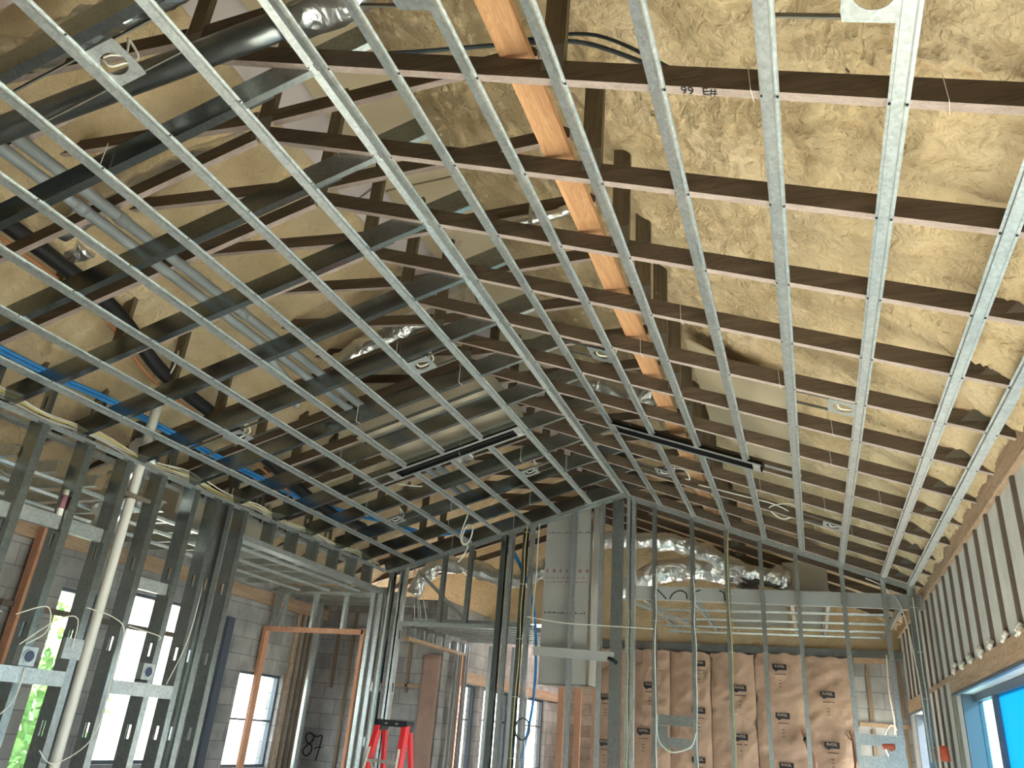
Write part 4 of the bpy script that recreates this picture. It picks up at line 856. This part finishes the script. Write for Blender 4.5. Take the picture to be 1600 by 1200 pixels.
for i in range(6):
    a, b = edges[i], edges[i + 1]
    L = [(min(max(x, a + .1), b - .1), z) for x, z in (P(*s_) for s_ in spots[i])]
    L += [(L[-1][0], L[-1][1] - .6), (L[-1][0], L[-1][1] - 1.2)]
    batt(i, a, b, [2.80, 2.80, 2.79, 2.80, 2.82, 2.80][i], [l for l in L if .1 < l[1] < 2.7])
# furring on the back block wall at the right
for i, (x, z0, z1) in enumerate(((.72, .1, 1.95), (.72, 2.05, 2.75), (1.1, .1, 2.0), (1.1, 2.1, 2.8))):
    m = M(); box(m, x - .025, x + .025, YB + .10, YB + .12, z0, z1); tag(obj('furring_strip', m, WOODZ), 'vertical wood strip on the back block wall right of the batts, %s' % ('left lower', 'left upper', 'right lower', 'right upper')[i], 'furring strip')
m = M(); box(m, .56, 1.16, YB + .09, YB + .12, 1.98, 2.03); tag(obj('furring_rail', m, WOODY), 'lower horizontal wood strip on the back block wall right of the batts', 'furring strip')
m = M(); box(m, .56, .95, YB + .09, YB + .12, 2.76, 2.83); tag(obj('furring_rail', m, WOODY), 'upper horizontal wood strip on the back block wall right of the batts', 'furring strip')
run('white_cable', 'white cable hanging in front of the back block wall', 'cable', [(.95, 11.6, 2.85), (.93, 11.6, 2.4), (.95, 11.6, 2.05), (.94, 11.6, 1.9)], .009, WHITE)
run('white_cable', 'looped white cable low in front of the back block wall', 'cable', [(.88, 11.6, 1.55), (.80, 11.6, 1.8), (.90, 11.6, 2.0), (.97, 11.6, 1.95)], .007, WHITE)
# items seen under the chase
for i, x in enumerate((-3.0, -2.78, -2.55)):
    m = M(); box(m, x - .04, x + .04, 10.2, 10.24, 0, 3.0); tag(obj('timber_post', m, REDWOOD), 'reddish timber post seen below the duct chase, %s from left' % ORD[i].replace('nearest', 'first'), 'timber post')
m = M()
for k in range(16): tube(m, [(-3.02 + .085 * math.cos(k * .8 + a * .5), 8.836 - .008 * (k % 4), 1.60 + .11 * math.sin(k * .8 + a * .5)) for a in range(13)], .006, 5, 2)
tag(obj('cable_coil', m, GREY_CABLE, None, True), 'coil of dark cable hanging on a stud beside the blue cables', 'cable coil')

# ------------------------------------------------------------------ step ladder
LX0, LY0 = -3.30, 6.35
t = thing('step_ladder', 'red fibreglass step ladder with a black top cap standing before the far partition', 'step ladder', (LX0, LY0, 0))
TZ = 1.575
m = M(); prism(m, [(-.14, 0), (.14, 0), (.145, -.03), (.135, -.085), (.105, -.085), (.09, -.05), (-.09, -.05), (-.105, -.085), (-.135, -.085), (-.145, -.03)], (LX0, LY0 - .07, TZ), (LX0, LY0 + .07, TZ), (1, 0, 0), (0, 0, 1)); obj('top_cap', m, LADBLK, t)
m = M()
for s in (-.05, .05): tube(m, [(LX0 + s - .012, LY0 - .0705, TZ - .028), (LX0 + s + .012, LY0 - .0705, TZ - .028)], .007, 8, 1)
obj('cap_slots', m, ALU, t)
fr = {}
for s in (-1, 1):
    A = Vector((LX0 + s * .125, LY0 - .05, TZ - .04)); B = Vector((LX0 + s * .21, LY0 - .42, .02)); fr[s] = (A, B)
    m = M(); prism(m, [(-.022, -.04), (.022, -.04), (.022, .04), (-.022, .04)], A, B, (1, 0, 0), (0, 1, .2)); obj('front_rail', m, REDFG, t)
    A2 = Vector((LX0 + s * .115, LY0 + .05, TZ - .05)); B2 = Vector((LX0 + s * .19, LY0 + .42, .02)); m = M(); bar(m, A2, B2, .028, .05, (1, 0, 0), (0, 1, 0)); obj('rear_rail', m, REDFG, t)
    m = M(); bar(m, A.lerp(B, .12) + Vector((0, -.043, .01)), A.lerp(B, .30) + Vector((0, -.043, .01)), .022, .002, (1, 0, 0), (0, 1, 0)); obj('warning_label', m, WHITE, t)
for k, f in enumerate((.18, .38, .58, .78)):
    a = fr[-1][0].lerp(fr[-1][1], f); b = fr[1][0].lerp(fr[1][1], f); m = M(); bar(m, a, b, .08, .025, (0, 1, 0), (0, 0, 1)); obj('step', m, ALU, t)
    m = M(); bar(m, a + Vector((.01, 0, 0)), a + Vector((.05, 0, -.06)), .03, .006, (0, 1, 0), (0, 0, 1)); bar(m, b - Vector((.01, 0, 0)), b + Vector((-.05, 0, -.06)), .03, .006, (0, 1, 0), (0, 0, 1)); obj('step_brace', m, ALU, t)

# ------------------------------------------------------------------ worker pressing up the last batt
def skin(name, nodes, edges, mt, parent, sub=2):
    me = bpy.data.meshes.new(name); me.from_pydata([n[0] for n in nodes], edges, []); o = bpy.data.objects.new(name, me); S.collection.objects.link(o)
    md = o.modifiers.new('skin', 'SKIN'); md.use_smooth_shade = True
    for v, n in zip(me.skin_vertices[0].data, nodes): r = n[1]; v.radius = (r, r) if not isinstance(r, tuple) else r
    me.skin_vertices[0].data[0].use_root = True
    ss = o.modifiers.new('sub', 'SUBSURF'); ss.levels = sub; ss.render_levels = sub
    bpy.context.view_layer.update()
    me2 = bpy.data.meshes.new_from_object(o.evaluated_get(bpy.context.evaluated_depsgraph_get())); me2.materials.clear(); me2.materials.append(mt)
    me2.polygons.foreach_set('use_smooth', [True] * len(me2.polygons))
    bpy.data.objects.remove(o); o = bpy.data.objects.new(name, me2); S.collection.objects.link(o)
    o.parent = parent
    if parent: o.location = -parent.location if parent.parent is None else (0, 0, 0)
    return o
PX, PY = .17, 11.38
t = thing('person', 'person with both tanned arms raised against the last kraft batt, wearing a dark wristband', 'person', (PX, PY, 0))
HL = Vector((-.125, 11.66, 1.80)); HR = Vector((.455, 11.66, 1.82)); EL = Vector((-.03, 11.36, 1.50)); ER = Vector((.47, 11.38, 1.50)); SL = Vector((.0, 11.38, 1.16)); SR = Vector((.34, 11.38, 1.16))
nodes = [((PX, PY, .84), (.15, .11)), ((PX, PY, 1.0), (.14, .10)), ((PX, PY, 1.14), (.15, .10)), ((PX, PY, 1.215), (.065, .065)), ((PX, PY + .01, 1.27), (.055, .06)),
         (tuple(SL), .062), (tuple(EL), .042), (tuple(EL.lerp(HL, .3)), .042), (tuple(EL.lerp(HL, .85)), .026), (tuple(HL), (.034, .018)),
         (tuple(SR), .062), (tuple(ER), .042), (tuple(ER.lerp(HR, .3)), .042), (tuple(ER.lerp(HR, .85)), .026), (tuple(HR), (.034, .018)),
         ((PX - .09, PY, .78), .095), ((PX - .11, PY + .08, .45), .062), ((PX - .11, PY - .02, .10), .042), ((PX - .11, PY + .10, .04), .035),
         ((PX + .09, PY, .78), .095), ((PX + .11, PY + .08, .45), .062), ((PX + .11, PY - .02, .10), .042), ((PX + .11, PY + .10, .04), .035),
         ((PX, PY + .01, 1.33), (.078, .09)), ((PX, PY + .0, 1.40), (.07, .085))]
ed = [(0, 1), (1, 2), (2, 3), (3, 4), (2, 5), (5, 6), (6, 7), (7, 8), (8, 9), (2, 10), (10, 11), (11, 12), (12, 13), (13, 14), (0, 15), (15, 16), (16, 17), (17, 18), (0, 19), (19, 20), (20, 21), (21, 22), (4, 23), (23, 24)]
for H, s in ((HL, 1), (HR, -1)):
    hi = 9 if s == 1 else 14
    for k, (dx, L) in enumerate(((-.026, .066), (-.009, .078), (.009, .073), (.025, .058))):
        i0 = len(nodes); base = H + Vector((dx, .004, .03)); nodes += [(tuple(base), .0095), (tuple(base + Vector((dx * .25, .018, L * .5))), .0085), (tuple(base + Vector((dx * .3, .030, L))), .007)]
        ed += [(hi, i0), (i0, i0 + 1), (i0 + 1, i0 + 2)]
    i0 = len(nodes); nodes += [(tuple(H + Vector((s * .036, .0, -.012))), .011), (tuple(H + Vector((s * .058, .012, .018))), .0095), (tuple(H + Vector((s * .066, .022, .045))), .008)]
    ed += [(hi, i0), (i0, i0 + 1), (i0 + 1, i0 + 2)]
skin('body', nodes, ed, SKIN, t)
face = M()
bm = bmesh.new(); bmesh.ops.create_icosphere(bm, subdivisions=3, radius=1)
hairm = M(); hairm.add([(PX + v.co.x * .088, PY - .012 + v.co.y * .098, 1.365 + v.co.z * .088) for v in bm.verts], [tuple(v.index for v in f.verts) for f in bm.faces if f.calc_center_median().y < .35 or f.calc_center_median().z > .55]); bm.free()
obj('hair', hairm, HAIR, t, True)
for s in (-1, 1):
    m = M(); tube(m, [(PX + s * .028, PY + .078, 1.355), (PX + s * .028, PY + .088, 1.355)], .010, 8, 1); obj('eye', m, WHITE, t, True)
    m = M(); tube(m, [(PX + s * .079, PY + .0, 1.33), (PX + s * .084, PY - .005, 1.365)], .014, 8, 2); obj('ear', m, SKIN, t, True)
m = M(); tube(m, [(PX, PY + .085, 1.355), (PX, PY + .108, 1.325)], .010, 8, 2); obj('nose', m, SKIN, t, True)
m = M(); tube(m, [(PX - .02, PY + .086, 1.295), (PX, PY + .094, 1.293), (PX + .02, PY + .086, 1.295)], .005, 6, 2); obj('mouth', m, MAROON, t, True)
skin('shirt', [((PX, PY, .80), (.165, .125)), ((PX, PY, 1.0), (.155, .115)), ((PX, PY, 1.13), (.165, .112)), ((PX, PY, 1.19), (.10, .085)), (tuple(SL + Vector((0, 0, .0))), .078), (tuple(SL.lerp(EL, .45)), .06), (tuple(SR), .078), (tuple(SR.lerp(ER, .45)), .06)], [(0, 1), (1, 2), (2, 3), (2, 4), (4, 5), (2, 6), (6, 7)], SHIRT, t)
skin('trousers', [((PX, PY, .84), (.16, .12)), ((PX - .09, PY, .76), .105), ((PX - .11, PY + .08, .45), .075), ((PX - .11, PY - .02, .08), .06), ((PX + .09, PY, .76), .105), ((PX + .11, PY + .08, .45), .075), ((PX + .11, PY - .02, .08), .06)], [(0, 1), (1, 2), (2, 3), (0, 4), (4, 5), (5, 6)], JEANS, t)
m = M(); c = EL.lerp(HL, .86); d = (HL - EL).normalized(); tube(m, [c - d * .018, c + d * .018], .034, 14, 2); obj('wristband', m, BLACK, t, True)
